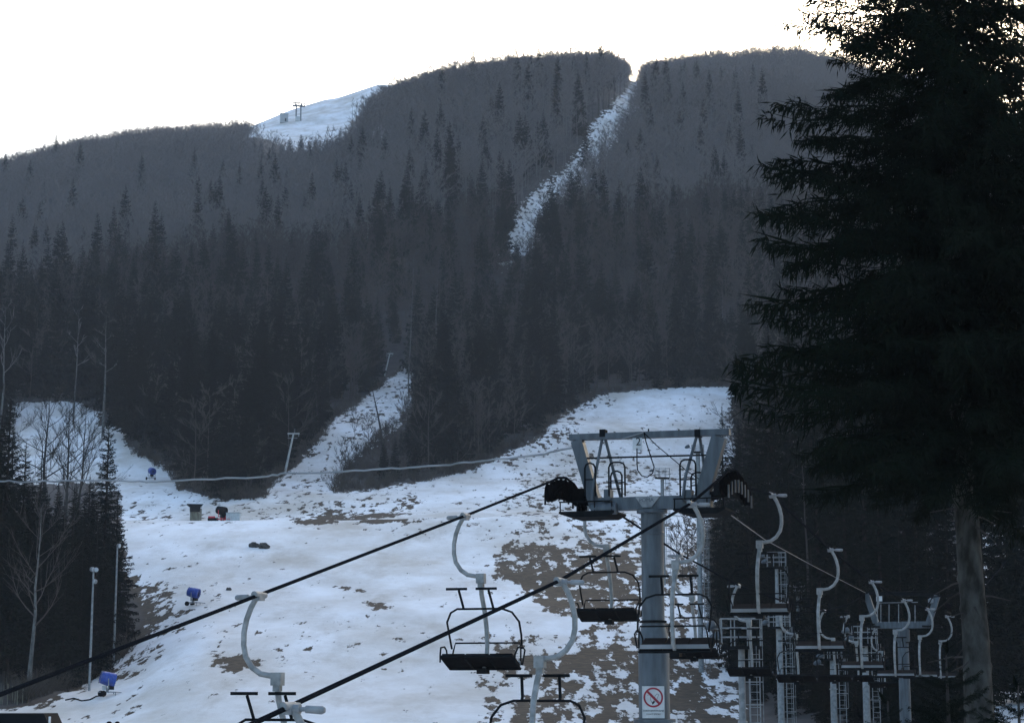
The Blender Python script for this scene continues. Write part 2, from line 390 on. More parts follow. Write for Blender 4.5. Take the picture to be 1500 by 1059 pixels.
# ------------------------------------------------------------------ tree meshes
def kites(P, Q, w, rng):                              # P,Q (n,3), w (n,) -> (2n,3,3)
    d = Q - P; r = rng.normal(size=P.shape); s = np.cross(d, r); s /= (np.linalg.norm(s, axis=1, keepdims=True) + 1e-9)
    mid = P + d * .4; a = mid + s * w[:, None]; c = mid - s * w[:, None]
    return np.concatenate([np.stack([P, a, Q], 1), np.stack([P, Q, c], 1)])
def branch_proto(rng, nsec, ntert, w, hang, l2=.24, tl=.075, t0=.10):
    # a branch of length 1 along +x with side sprays and hanging twigs
    P, Q, Wd = [], [], []
    ph, ph2, am = rng.uniform(0, 6), rng.uniform(0, 6), rng.uniform(.04, .10)
    sp = lambda t: np.array([t, am * math.sin(3 * t + ph), -.10 * math.sin(t * 2.4) + .09 * t * t + .035 * t * math.sin(7 * t + ph2)])
    ns = 5
    for i in range(ns):
        P.append(sp(i / ns)); Q.append(sp((i + 1.3) / ns)); Wd.append(w * 1.3)
    for i in range(nsec):
        t = t0 + (1 - t0) * (i + rng.uniform(0, .8)) / nsec
        for sd in (-1, 1):
            if rng.random() < .08: continue
            p = sp(min(t, 1.0)); l = l2 * (1.05 - t) ** .55 * rng.uniform(.55, 1.15) * (1.7 if rng.random() < .12 else 1) * min(1, .35 + t * 1.6)
            dr = np.array([rng.uniform(.3, .95), sd * rng.uniform(.5, 1), -hang * rng.uniform(-.35, 1)]); dr /= np.linalg.norm(dr)
            q = p + dr * l; P.append(p); Q.append(q); Wd.append(w * rng.uniform(.8, 1.3))
            for k in range(ntert):
                u = (k + rng.uniform(.2, 1)) / ntert; pp = p + (q - p) * u
                dd = np.array([rng.uniform(-.1, .8), sd * rng.uniform(-.2, .7), -hang * rng.uniform(-.3, 1.5)]); dd /= np.linalg.norm(dd)
                P.append(pp); Q.append(pp + dd * tl * rng.uniform(.5, 1.5)); Wd.append(w * rng.uniform(.6, 1.0))
    return kites(np.array(P), np.array(Q), np.array(Wd), rng)
def spruce_tris(seed, H, R, base, dz, nb, protos, shape=.85, ragged=.25, elev=(18, -22), az_ok=None, jit=7):
    rng = np.random.default_rng(seed); out = []
    z = base
    while z < H * .985:
        f = (z - base) / (H - base)
        for k in range(nb if f < .8 else max(3, nb - 2)):
            az = 2 * math.pi * (k + rng.uniform(-.3, .3)) / nb + z * 2.1
            zz = z + rng.uniform(-.5, .5) * dz
            f2 = min(max((zz - base) / (H - base), 0), 1)
            L = R * (1 - f2) ** shape * rng.uniform(1 - ragged * 1.4, 1 + ragged * .6) * min(1, .62 + f2 * 4)
            L = max(L, .16)
            if az_ok and not az_ok(az, zz): continue
            T = protos[rng.integers(len(protos))]
            e = math.radians(elev[1] + (elev[0] - elev[1]) * f2 ** .8 + rng.uniform(-jit, jit))
            ce, se, ca, sa = math.cos(e), math.sin(e), math.cos(az), math.sin(az)
            V = T.reshape(-1, 3) * L
            x = V[:, 0] * ce - V[:, 2] * se; zc = V[:, 0] * se + V[:, 2] * ce
            out.append(np.stack([x * ca - V[:, 1] * sa, x * sa + V[:, 1] * ca, zc + zz], 1).reshape(-1, 3, 3))
        z += dz * (1 - .35 * f)
    # leader
    n = 6; P = np.repeat([[0, 0, H * .93]], n, 0); Q = np.array([[rng.normal() * .05, rng.normal() * .05, H]] * n)
    out.append(kites(P, Q, np.full(n, .05), rng))
    return np.concatenate(out)
rg = np.random.default_rng(3)
far_br = [branch_proto(rg, 5, 1, .075, .7, .34, .20) for _ in range(5)]
mid_br = [branch_proto(rg, 9, 3, .030, .8, .30, .13) for _ in range(6)]
hero_br = [branch_proto(rg, 38, 6, .0056, .9, .22, .062, .03) for _ in range(8)]

far_spruce = []
for i in range(6):
    H, R = 20, [2.9, 3.3, 2.6, 3.6, 3.0, 2.4][i]
    T = spruce_tris(20 + i, H, R, [1.0, 1.6, 2.5, .6, 3.0, 1.2][i], .72, 9, far_br, [.75, .8, .62, .9, .7, .6][i], .3)
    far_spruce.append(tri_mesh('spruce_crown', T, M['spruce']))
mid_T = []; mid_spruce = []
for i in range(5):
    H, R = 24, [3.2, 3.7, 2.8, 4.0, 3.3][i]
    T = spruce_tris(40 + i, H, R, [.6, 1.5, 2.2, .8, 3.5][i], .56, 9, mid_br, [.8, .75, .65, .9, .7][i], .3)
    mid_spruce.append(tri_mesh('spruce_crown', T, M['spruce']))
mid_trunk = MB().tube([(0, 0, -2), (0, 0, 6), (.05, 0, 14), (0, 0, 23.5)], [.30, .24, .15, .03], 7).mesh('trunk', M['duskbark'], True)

def bare_tree(seed, H, r0, limbs, subl, twigs, tw=.03, first=.3, spread=1.0, lean=0.0, sides=6, upl=.55, fork=False):
    """returns (MB of trunk, MB of limbs and twigs)"""
    rng = random.Random(seed); tr = MB(); cr = MB()
    U = rng.uniform
    n = 7; pts = []; x = y = 0
    for i in range(n + 1):
        t = i / n; pts.append(Vector((x + lean * H * t, y, H * t * .96))); x += U(-.03, .03) * H / n * 2; y += U(-.03, .03) * H / n * 2
    pts[0].z = -1.5
    rad = [r0 * (1 - .93 * (i / n) ** .9) for i in range(n + 1)]
    tr.tube(pts, rad, sides)
    def along(t):
        f = t * n; i = min(int(f), n - 1); return pts[i].lerp(pts[i + 1], f - i), rad[i] + (rad[i + 1] - rad[i]) * (f - i)
    for k in range(limbs):
        t = first + (1 - first) * (k + U(0, .9)) / limbs
        p, r = along(min(t, .99)); az = k * 2.4 + U(-.5, .5)
        L = H * .34 * spread * (1.12 - t) ** .6 * U(.7, 1.2)
        d = Vector((math.cos(az), math.sin(az), upl + U(-.15, .45))).normalized()
        q = [p]; m = 4
        for i in range(m):
            d = (d + Vector((U(-.25, .25), U(-.25, .25), U(-.08, .28)))).normalized(); q.append(q[-1] + d * L / m)
        rr = [max(r * .55 * (1 - i / (m + .4)), tw * .5) for i in range(m + 1)]
        cr.tube(q, rr, max(3, sides - 2), cap=False)
        for j in range(subl):
            f = U(.25, 1) * (m - .01); i = int(f); sp = q[i].lerp(q[i + 1], f - i)
            d2 = ((q[i + 1] - q[i]).normalized() + Vector((U(-1, 1), U(-1, 1), U(-.3, .9))) * .75).normalized()
            l2 = L * U(.25, .5); e1 = sp + d2 * l2 * .5 + Vector((0, 0, U(0, .08) * l2)); e2 = sp + d2 * l2 + Vector((U(-.1, .1) * l2, U(-.1, .1) * l2, U(0, .25) * l2))
            cr.tube([sp, e1, e2], [max(rr[i] * .5, tw), tw * .9, tw * .5], 3, cap=False)
            for h in range(twigs):
                g = U(.15, 1); s2 = sp.lerp(e2, g); dd = (d2 + Vector((U(-1, 1), U(-1, 1), U(-.4, 1))) * .9).normalized() * l2 * U(.25, .6)
                w = dd.cross(Vector((U(-1, 1), U(-1, 1), U(-1, 1)))); w = w.normalized() * tw * .55 if w.length > 1e-6 else Vector((tw, 0, 0))
                cr.add([s2 - w, s2 + w, s2 + dd], [(0, 1, 2)])
    return tr, cr
def join(a, b):
    a.add(b.v, b.f); return a
beech_far = []; dim_beech_far = []
for i in range(6):
    tr, cr = bare_tree(100 + i, 17 + i % 3, .17, 13, 8, 15, [.036, .042, .033, .045, .038, .04][i], [.34, .25, .42, .3, .38, .2][i], [1.12, 1.25, .95, 1.2, 1.05, 1.3][i], 0, 4, [.38, .3, .5, .25, .42, .2][i])
    me_ = join(tr, cr).mesh('beech', M['beech']); beech_far.append(me_)
    me_ = me_.copy(); me_.materials[0] = M['dim_twigs']; dim_beech_far.append(me_)  # same beech meshes in the dimmed colour
brush_me = []
for i in range(4):
    mb = MB(); R_ = random.Random(300 + i)
    for k in range(16):
        a = R_.uniform(0, 6.3); p = Vector((R_.uniform(-.4, .4), R_.uniform(-.4, .4), -.2)); d = Vector((math.cos(a) * .5, math.sin(a) * .5, 1)).normalized()
        L = R_.uniform(1.2, 2.6); q = p + d * L * .5; e = p + d * L + Vector((R_.uniform(-.4, .4), R_.uniform(-.4, .4), 0))
        mb.tube([p, q, e], [.03, .02, .008], 3, cap=False)
        for j in range(7):
            s0 = p.lerp(e, R_.uniform(.3, 1)); dd = Vector((R_.uniform(-1, 1), R_.uniform(-1, 1), R_.uniform(-.1, 1))) * .55
            mb.add([s0 + Vector((.018, 0, 0)), s0 - Vector((.018, 0, 0)), s0 + dd], [(0, 1, 2)])
    brush_me.append(mb.mesh('brush', M['brush']))

def scatter(name, pts, rz, sc, idx, meshes):          # uncountable wood: one object, instanced in geometry nodes
    col = bpy.data.collections.new(name + '_sources')
    for i, me in enumerate(meshes):
        o = bpy.data.objects.new(f'{name}_source_{i:02d}', me); col.objects.link(o)
    me = bpy.data.meshes.new(name); n = len(pts)
    me.vertices.add(n); me.vertices.foreach_set('co', np.asarray(pts, np.float32).ravel())
    a = me.attributes.new('rz', 'FLOAT_VECTOR', 'POINT'); a.data.foreach_set('vector', np.stack([np.zeros(n), np.zeros(n), rz], 1).astype(np.float32).ravel())
    a = me.attributes.new('sc', 'FLOAT', 'POINT'); a.data.foreach_set('value', np.asarray(sc, np.float32))
    a = me.attributes.new('ix', 'INT', 'POINT'); a.data.foreach_set('value', np.asarray(idx, np.int32))
    o = bpy.data.objects.new(name, me); COL.objects.link(o); tag(o, kind='stuff')
    g = bpy.data.node_groups.new(name, 'GeometryNodeTree')
    g.interface.new_socket('Geometry', in_out='INPUT', socket_type='NodeSocketGeometry'); g.interface.new_socket('Geometry', in_out='OUTPUT', socket_type='NodeSocketGeometry')
    N = g.nodes.new; L = g.links.new
    gi = N('NodeGroupInput'); go = N('NodeGroupOutput'); io = N('GeometryNodeInstanceOnPoints'); ci = N('GeometryNodeCollectionInfo')
    ci.inputs['Collection'].default_value = col; ci.inputs['Separate Children'].default_value = True; ci.inputs['Reset Children'].default_value = True
    def na(nm, t):
        q = N('GeometryNodeInputNamedAttribute'); q.data_type = t; q.inputs['Name'].default_value = nm; return q.outputs['Attribute']
    er = N('FunctionNodeEulerToRotation')
    L(gi.outputs[0], io.inputs['Points']); L(ci.outputs[0], io.inputs['Instance']); io.inputs['Pick Instance'].default_value = True
    L(na('ix', 'INT'), io.inputs['Instance Index']); L(na('rz', 'FLOAT_VECTOR'), er.inputs[0]); L(er.outputs[0], io.inputs['Rotation'])
    L(na('sc', 'FLOAT'), io.inputs['Scale']); L(io.outputs[0], go.inputs[0])
    md = o.modifiers.new('scatter', 'NODES'); md.node_group = g
    return o

# ------------------------------------------------------------------ woods
CLEAR = [PISTE, STRIP1, STRIP2, STRIPM, PYL]
def clear_of_open_ground(x, y, z, h):
    """True where a tree of height h at a spot leaves the open snow in view"""
    ok = np.ones(np.shape(x), bool)
    for f in (0, .3, .6, .9):
        px, py = project(x, y, z + h * f)
        for P in CLEAR:
            near = P is PISTE or P is PYL
            if not near and f > .8: continue
            k = inpoly(px, py, P) & ((y < 560) if near else (y > 560))
            ok &= ~k
    px, py = project(x, y, z)
    ok &= ~(inpoly(px, py, LEFTPATCH) & (y < 560))
    return ok
rng = np.random.default_rng(11)
def sample_wood(d0, d1, step, margin=.325):
    ys = []; xs = []
    y = d0
    while y < d1:
        st = step; w = margin * y; n = int(2 * w / st)
        xs.append(np.linspace(-w, w, n) + rng.uniform(-.5, .5, n) * st); ys.append(np.full(n, y) + rng.uniform(-.5, .5, n) * st); y += st
    x, y = np.concatenate(xs), np.concatenate(ys); return x, y, height(x, y)
x, y, z = sample_wood(322, 1520, 4.3)
Rr = np.interp(750 + 2745 * x / y, RX, RD)
px, py = project(x, y, z)
con = fbm(x / 90 + 3, y / 120 + 9, 3)                  # conifer clumps
pcon = np.interp(y, [320, 420, 500, 580, 680, 800, 1000, 1500], [.78, .76, .62, .24, .06, .02, .008, .004])
pcon = pcon + np.where((px > 760) & (px < 1120) & (y > 650) & (y < 900), .06, 0) + np.where((px < 280) & (y < 600), .12, 0)
is_con = rng.random(len(x)) < np.clip(pcon + con * np.interp(y, [450, 600, 750, 950], [.3, .26, .10, .012]), 0, .9)
is_con &= (Rr - y > 110) | (rng.random(len(x)) < .05)
hh = np.where(is_con, rng.uniform(12, 28, len(x)), rng.uniform(11, 17, len(x)) * np.interp(Rr - y, [0, 120], [.68, 1]))
full = clear_of_open_ground(x, y, z, hh)
short = ~full & clear_of_open_ground(x, y, z, hh * .42)
hh = np.where(short, hh * .42, hh); tiny = ~full & ~short & clear_of_open_ground(x, y, z, hh * .17)
hh = np.where(tiny, hh * .17, hh); is_con &= ~tiny
keep = (y < Rr + 12) & (full | short | tiny)
keep &= ~(inpoly(px, py, [(355, 184), (440, 145), (524, 125), (524, 214), (470, 240), (420, 232), (388, 214)]) & (y > 900))
keep &= ~(inpoly(px, py, [(365, 205), (585, 190), (605, 235), (575, 285), (470, 310), (390, 290), (355, 245)]) & (y > 900) & ((rng.random(len(x)) < .88) | is_con)) & ~(inpoly(px, py, HILLSPOT) & (y > 900))
keep &= (px > -150) & (px < 1620) & ~((py > 640) & (px < 175))
keep &= rng.random(len(x)) < np.where(is_con, .75, .9)
x, y, z, hh, is_con = (a[keep] for a in (x, y, z, hh, is_con))
b = ~is_con
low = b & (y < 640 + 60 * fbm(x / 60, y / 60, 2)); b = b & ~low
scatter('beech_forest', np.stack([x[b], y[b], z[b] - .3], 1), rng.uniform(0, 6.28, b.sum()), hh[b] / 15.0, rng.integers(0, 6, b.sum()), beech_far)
scatter('dim_beech_forest', np.stack([x[low], y[low], z[low] - .3], 1), rng.uniform(0, 6.28, low.sum()), hh[low] / 16.0, rng.integers(0, 6, low.sum()), dim_beech_far)  # nearer beeches, dimmed by colour where haze would be thinner
ci = np.nonzero(is_con)[0]
# the 170 conifers that show largest among these become trees of their own
size = hh[ci] / y[ci]
order = ci[np.argsort(-size)]
own, rest = order[:170], order[170:]
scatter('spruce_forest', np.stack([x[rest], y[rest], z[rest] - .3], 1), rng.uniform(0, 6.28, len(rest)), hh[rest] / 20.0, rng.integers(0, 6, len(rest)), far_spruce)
LAND = [(222, 695, 'the small far snow cannon'), (285, 750, 'the wooden booth'), (342, 755, 'the grey cabinet'), (417, 665, 'the lower leaning pylon'), (565, 535, 'the upper leaning pylon'), (152, 520, 'the candelabra dead tree'),
        (5, 500, 'the left edge birch'), (605, 540, 'the drag lift clearing tip'), (520, 762, 'the brown earth bank'), (690, 688, 'the wood wedge'), (568, 590, 'the leaning snag'), (80, 600, 'the left snow patch'), (318, 600, 'the low thin pale trunk'),
        (850, 590, 'the right piste corner'), (960, 569, 'the right piste top'), (1060, 600, 'the slender small spruce'), (760, 350, 'the snow lane end'), (938, 460, 'the piste top pale trunk'),
        (133, 920, 'the tall lamp pole'), (172, 850, 'the thin grey pole'), (18, 1015, 'the stake fence'), (45, 860, 'the pale bare tree'), (150, 640, 'the narrow airy spruce'), (65, 640, 'the thick bare tree'),
        (1141, 870, 'the flanged mast'), (1137, 815, 'the tallest mast'), (1168, 860, 'the slim mast'), (1219, 950, 'the hooped ladder mast'), (1266, 920, 'the crowded cage mast'), (1085, 930, 'the nearest mast'), (1325, 890, 'the distant crossarm tower'), (1425, 850, 'the near spruce trunk'), (1187, 700, 'the grey dead trunk'), (1065, 700, 'the tower beam end')]
LABEL_USE = {}
def wood_label(x_, y_, z_, h_, what='spruce', land=LAND):
    bx_, by_ = project(x_, y_, z_); tx_, ty_ = project(x_, y_, z_ + h_); mx, my = float(bx_ + tx_) / 2, float(by_ + ty_) / 2
    lm = min(land, key=lambda l: math.hypot(l[0] - mx, (l[1] - my) * .8)); dx, dy = mx - lm[0], my - lm[1]
    hp = float(by_ - ty_); sz = 'tall' if h_ > 23 else 'short' if h_ < 15 else 'dark'
    side = 'left of' if dx < -9 else 'right of' if dx > 9 else ''
    up = 'above' if dy < -35 else 'below' if dy > 35 else ''
    rel = (f'{up} and {side}' if up and side else up or side or 'right behind')
    far = 'far ' if math.hypot(dx, dy) > 90 and (up or side) else 'close ' if math.hypot(dx, dy) < 35 and (up or side) else ''
    return f'{sz} {what} {rel} {lm[2]}'
WOOD = []
for i in own:
    gp = 'dark spruces of the lower wood'; lb = wood_label(x[i], y[i], z[i], hh[i])
    o = link('spruce_tree', mid_spruce[i % 5], None, (x[i], y[i], z[i] - .3), rng.uniform(0, 6.28), hh[i] / 24.0)
    tag(o, lb, 'tree', gp); WOOD.append((float(project(x[i], y[i], z[i])[0]), o))
# single conifers that stand out higher up: (px, py of the top, height in px, label or None)
FARCON = [(152, 226, 30, 'small dark conifer on the left ridge among bare beeches'), (683, 158, 46, 'tall conifer of the small clump below the summit wood'),
          (707, 164, 30, 'short conifer right of the tall one below the summit wood'), (668, 177, 20, None), (745, 163, 36, None), (748, 182, 26, None), (775, 175, 18, None),
          (602, 174, 32, None), (580, 218, 58, 'broad dark conifer below the snowy shoulder on the left slope'), (666, 226, 52, None), (716, 214, 52, 'pointed conifer in mid slope left of the narrow snow lane'),
          (690, 235, 40, None), (641, 286, 60, 'tall conifer standing alone in mid slope beech wood'), (592, 318, 62, None), (655, 335, 40, None), (700, 330, 48, None), (722, 338, 50, None), (742, 340, 38, 'young spruce at the low end of the narrow snow lane'),
          (858, 188, 62, 'dark spruce beside the narrow snow lane, halfway up'), (955, 168, 44, 'conifer right of the upper snow lane, under the right summit'), (988, 158, 32, None), (920, 204, 50, None), (1116, 186, 22, 'small round conifer alone in the right hand beech wood'),
          (948, 258, 62, 'broad twin conifer in the right mid slope'), (962, 262, 58, None), (915, 276, 42, None), (910, 324, 50, None), (1026, 264, 60, None), (862, 272, 62, None), (885, 278, 60, None), (842, 264, 48, None), (830, 275, 50, None), (1090, 240, 48, None),
          (1058, 330, 60, None), (345, 388, 44, None), (440, 392, 60, None), (300, 388, 66, None), (285, 400, 80, None), (255, 275, 62, None), (232, 300, 60, None), (70, 230, 20, None), (88, 246, 24, None), (1140, 262, 50, None), (790, 300, 44, None), (815, 310, 50, None), (880, 320, 60, None),
          (30, 290, 70, None), (50, 330, 80, None), (120, 330, 70, None), (200, 330, 60, None), (270, 330, 70, None), (480, 300, 60, None), (430, 320, 60, None), (530, 340, 70, None)]
EDGECON = [(372, 200, 26), (382, 205, 30), (400, 205, 34), (412, 204, 36), (424, 198, 42), (440, 195, 44), (462, 195, 42), (478, 200, 40), (492, 203, 36), (506, 186, 44), (518, 190, 44), (528, 182, 46), (540, 178, 42), (552, 182, 38), (566, 184, 36)]
CONIFER = 0
LAND2 = [(905, 160, 'the upper snow lane'), (780, 300, 'the lower snow lane'), (437, 165, 'the top station'), (251, 188, 'the ridge lift tower'), (673, 84, 'the skyline spruce tip'), (1116, 195, 'the small round conifer'), (955, 190, 'the right summit conifer'), (641, 315, 'the lone mid slope conifer'), (580, 245, 'the broad shoulder conifer'), (152, 240, 'the left ridge conifer')]
def far_conifer(tx, ty, hp, label, group):
    global CONIFER
    g = ground(tx, ty + hp, 330); H = hp * math.hypot(g[1], g[0]) / F * 1.02
    o = link('conifer_tree', far_spruce[CONIFER % 6], None, g - np.array([0, 0, .4]), CONIFER * 1.7, (H / 20 * 1.45, H / 20 * 1.45, H / 20)); CONIFER += 1
    if label == '?': label = wood_label(*g, H, 'mountainside conifer', LAND2); WOOD.append((tx, o))
    elif group and 'row edging' in label: WOOD.append((tx, o))
    return tag(o, label, 'tree', group)
for (tx, ty, hp, lb) in FARCON:
    if lb: far_conifer(tx, ty, hp, lb, 'conifers scattered up the mountain')
    else: far_conifer(tx, ty, hp, '?', 'conifers scattered up the mountain')
for e in EDGECON: far_conifer(*e, 'dark spruce in the row edging the snowy shoulder', 'spruces edging the snowy shoulder')
# lone spruce on the skyline
far_conifer(673, 84, 20, 'tiny spruce tip poking above the beech skyline', None)

# a row of upright bare trees at the edge of the upper snow lane and the shoulder
tall_beech = []
for i in range(4):
    tr, cr = bare_tree(140 + i, 17, .24, 8, 4, 4, .07, .55, .8, 0, 4, 1.0)
    tall_beech.append(join(tr, cr).mesh('bare_tree', M['darkbark']))
k = 0
for (bx, by, hp) in [(868, 178, 40), (876, 172, 40), (884, 166, 42), (892, 158, 42), (900, 150, 42), (908, 144, 40), (915, 136, 38), (862, 192, 40), (522, 182, 40), (530, 184, 44), (538, 180, 44), (546, 182, 46), (516, 178, 36)]:
    g = ground(bx, by, 700); H = hp * g[1] / F
    o = link('bare_tree', tall_beech[k % 4], None, g, k * 1.3, H / 17)
    if bx > 700: tag(o, 'bare tree with a clean trunk lining the upper snow lane', 'tree', 'bare trees lining the upper snow lane')
    else: tag(o, 'bare tree with a clean trunk at the snowy shoulder edge', 'tree', 'bare trees at the snowy shoulder')
    k += 1

# undergrowth along the wood edges
pts = []
def line_pts(poly, n, jit):
    poly = np.array(poly, float); seg = np.hypot(*np.diff(poly, axis=0).T); cs = np.concatenate([[0], np.cumsum(seg)])
    for i in range(n):
        s = rng.uniform(0, cs[-1]); j = np.searchsorted(cs, s) - 1; j = max(j, 0)
        p = poly[j] + (poly[j + 1] - poly[j]) * (s - cs[j]) / seg[j]
        pts.append(ground(p[0] + rng.normal() * jit, p[1] + rng.normal() * jit * .6, 120))
line_pts([(185, 655), (250, 690), (265, 712), (300, 722), (345, 730), (388, 728), (402, 700), (450, 655), (490, 610), (560, 562)], 260, 5)
line_pts([(605, 592), (585, 625), (545, 655), (510, 690), (488, 720), (600, 704), (680, 690), (735, 665), (790, 635), (820, 605), (880, 575)], 300, 5)
line_pts([(500, 705), (560, 690), (620, 688), (680, 678), (720, 655), (600, 650), (560, 672)], 220, 12)
line_pts([(880, 574), (960, 567), (1080, 564)], 60, 2)
line_pts([(20, 1030), (105, 1006), (150, 984), (190, 950)], 50, 3)
line_pts([(1045, 770), (1042, 860), (1050, 935), (1088, 962), (1120, 990)], 90, 5)
pts = np.array(pts); n = len(pts)
scatter('undergrowth', pts, rng.uniform(0, 6.28, n), rng.uniform(.5, 1.3, n), rng.integers(0, 4, n), brush_me)

# ------------------------------------------------------------------ near woods: left block, right block
def place_mid(px_, top, d, label, group=None, squeeze=1.0, kind=None):
    xx = at(px_, 900, d)[0]; zb = float(height(xx, d)); zt = at(px_, top, d)[2]; H = zt - zb
    k = int(abs(px_ * 7 + d)) % 5 if kind is None else kind
    if group: label = wood_label(xx, d, zb, H)
    e = empty('spruce_tree', (xx, d, zb - .2), (px_ * .37) % 6.28, label, 'tree', group); s = H / 24
    e.scale = (s * squeeze, s * squeeze, s)
    if group: e['group'] = 'dark spruces of the lower wood'; WOOD.append((px_, e))
    link('crown', mid_spruce[k], e); link('trunk', mid_trunk, e)
    return e
place_mid(150, 596, 200, 'narrow spruce with airy lower branches, front right of the left wood', None, .82, 2)
place_mid(167, 712, 205, 'short dark spruce at the right edge of the left wood', None, 1.15, 3)
LB = [(-60, 520, 170), (-25, 560, 178), (2, 576, 168), (28, 640, 172), (52, 655, 185), (78, 700, 178), (102, 705, 170), (125, 690, 182), (138, 740, 168), (15, 700, 160), (60, 760, 165), (95, 770, 162), (118, 790, 166), (-40, 640, 162), (-90, 560, 175), (148, 800, 174), (35, 790, 163), (80, 820, 176), (-10, 600, 185), (40, 700, 190), (65, 720, 195), (88, 725, 188), (110, 735, 192), (128, 745, 186), (20, 740, 178), (50, 800, 172), (105, 800, 180), (130, 820, 182), (10, 830, 170), (152, 770, 186), (-30, 700, 190), (12, 702, 222), (34, 708, 228), (50, 705, 225), (80, 708, 230), (105, 702, 222), (130, 706, 228), (150, 716, 226), (62, 715, 215), (118, 716, 218)]
for (a, t, d) in LB: place_mid(a, t, d + 24, 'dark spruce packed into the black wood at the left edge', 'spruces of the left wood')
place_mid(1063, 588, 215, 'slender small spruce standing alone behind the lift tower beam', None, .95, 0)
place_mid(1087, 612, 200, 'ragged spruce at the near corner of the right wood', None, 1.0, 2)
RB = [(1112, 560, 195), (1075, 720, 205), (1058, 770, 200), (1100, 690, 190), (1135, 480, 190), (1165, 420, 185), (1195, 470, 180), (1130, 640, 180), (1160, 650, 172), (1200, 600, 168), (1235, 430, 185), (1270, 470, 175), (1240, 640, 160), (1300, 420, 180), (1330, 520, 165), (1290, 640, 150), (1345, 640, 145), (1375, 480, 170), (1390, 700, 140),
      (1075, 800, 178), (1098, 830, 170), (1125, 790, 165), (1155, 800, 155), (1190, 780, 150), (1225, 790, 145), (1260, 780, 140), (1320, 760, 135), (1360, 790, 130), (1150, 880, 150), (1110, 900, 160), (1205, 880, 140), (1250, 890, 135), (1300, 880, 128), (1350, 880, 125), (1400, 860, 128), (1440, 600, 150), (1470, 700, 160), (1540, 560, 150), (1440, 860, 120), (1540, 800, 110), (1482, 560, 165), (1508, 640, 150), (1460, 760, 172), (1500, 720, 178)]
for (a, t, d) in RB: place_mid(a, t, d, 'dark spruce of the black wood behind the chairlift line', 'spruces of the right wood')
# a pale trunk inside the right wood
g = at(1187, 900, 158)
e = empty('dead_tree', (g[0], 158, float(height(g[0], 158))), 0, 'grey dead trunk showing in the black wood right of the lift tower', 'tree')
zt = at(1187, 640, 158)[2] - e.location.z
tr, cr = bare_tree(77, zt, .2, 7, 2, 2, .03, .6, .35, 0, 7, .2)
tr.build('trunk', M['darkbark'], e, True); cr.build('crown', M['darkbark'], e)

def place_bare(px_, base, top, d, seed, label, trunk_mat, crown_mat, r0, limbs=10, subl=6, twigs=5, tw=.02, first=.3, spread=1.0, lean=0, upl=.55, group=None, name='bare_tree'):
    xx = at(px_, base, d)[0]; zb = float(height(xx, d)); H = at(px_, top, d)[2] - zb
    e = empty(name, (xx, d, zb), 0, label, 'tree', group)
    tr, cr = bare_tree(seed, H, r0, limbs, subl, twigs, tw, first, spread, lean, 8, upl)
    tr.build('trunk', trunk_mat, e, True); cr.build('crown', crown_mat, e)
    return e
place_bare(42, 1000, 735, 178, 5, 'bare tree with pale mottled trunk in front of the left wood', M['palebark'], M['dim_twigs'], .25, 17, 9, 7, .013, .36, 1.2, .01, .4)
BT = 'bare tree silhouetted on the snow patch behind the left wood'
place_bare(22, 760, 572, 235, 31, BT + ', leftmost', M['darkbark'], M['darkbark'], .22, 14, 11, 10, .022, .45, 1.0)
place_bare(66, 760, 560, 245, 32, BT + ', with the thickest trunk', M['darkbark'], M['darkbark'], .36, 15, 11, 10, .022, .5, 1.15)
place_bare(97, 760, 582, 250, 33, BT + ', forked in two stems', M['darkbark'], M['darkbark'], .3, 17, 11, 10, .022, .35, 1.2, -.03)
place_bare(108, 760, 590, 249, 34, BT + ', rightmost and leaning', M['darkbark'], M['darkbark'], .26, 17, 11, 10, .022, .35, 1.1, .04)
place_bare(62, 780, 650, 230, 35, 'low twiggy bare tree between the left wood spruces', M['darkbark'], M['darkbark'], .18, 14, 9, 6, .026, .15, 1.3)
place_bare(2, 575, 440, 400, 36, 'pale birch trunk at the far left edge of the picture', M['palebark'], M['beech'], .34, 9, 4, 4, .04, .5, .7)
place_bare(108, 600, 445, 430, 37, 'thin grey dead tree left of the candelabra snag', M['palebark'], M['beech'], .24, 9, 3, 3, .04, .45, .6, name='dead_tree')
place_bare(152, 600, 455, 410, 38, 'grey candelabra shaped dead tree in the lower left wood', M['palebark'], M['palebark'], .34, 10, 2, 2, .05, .5, .6, -.01, .15, name='dead_tree')
for j, (a, bb, t) in enumerate([(318, 640, 590), (405, 560, 500), (195, 560, 505), (938, 520, 420), (1010, 520, 450), (1060, 520, 445), (1075, 520, 460), (820, 560, 455), (640, 470, 390), (600, 470, 380)]):
    place_bare(a, bb, t - 20, 548 if a > 700 else 470 - (40 if a < 500 else 0), 50 + j, 'thin pale trunk standing out of the dark lower wood', M['palebark'], M['dim_twigs'], .22, 8, 3, 3, .045, .6, .6, group='pale trunks in the lower wood')
place_bare(568, 632, 545, 380, 71, 'dark leaning snag with broken branches in the drag lift clearing', M['darkbark'], M['darkbark'], .36, 7, 3, 3, .035, .4, .8, -.16, .1, name='dead_tree')
SH = [(520, 640, 600), (540, 650, 605), (575, 640, 610), (590, 625, 575), (600, 615, 570), (505, 690, 640), (520, 695, 645), (545, 690, 630), (565, 690, 620), (500, 712, 670), (530, 708, 660), (610, 690, 630), (640, 690, 625), (670, 685, 620), (705, 670, 600), (725, 660, 595)]
shrub = []
for i in range(4):
    tr, cr = bare_tree(160 + i, 6, .08, 14, 7, 5, .03, .08, 1.35, 0, 4, .9); shrub.append(join(tr, cr).mesh('bare_shrub', M['dim_twigs']))
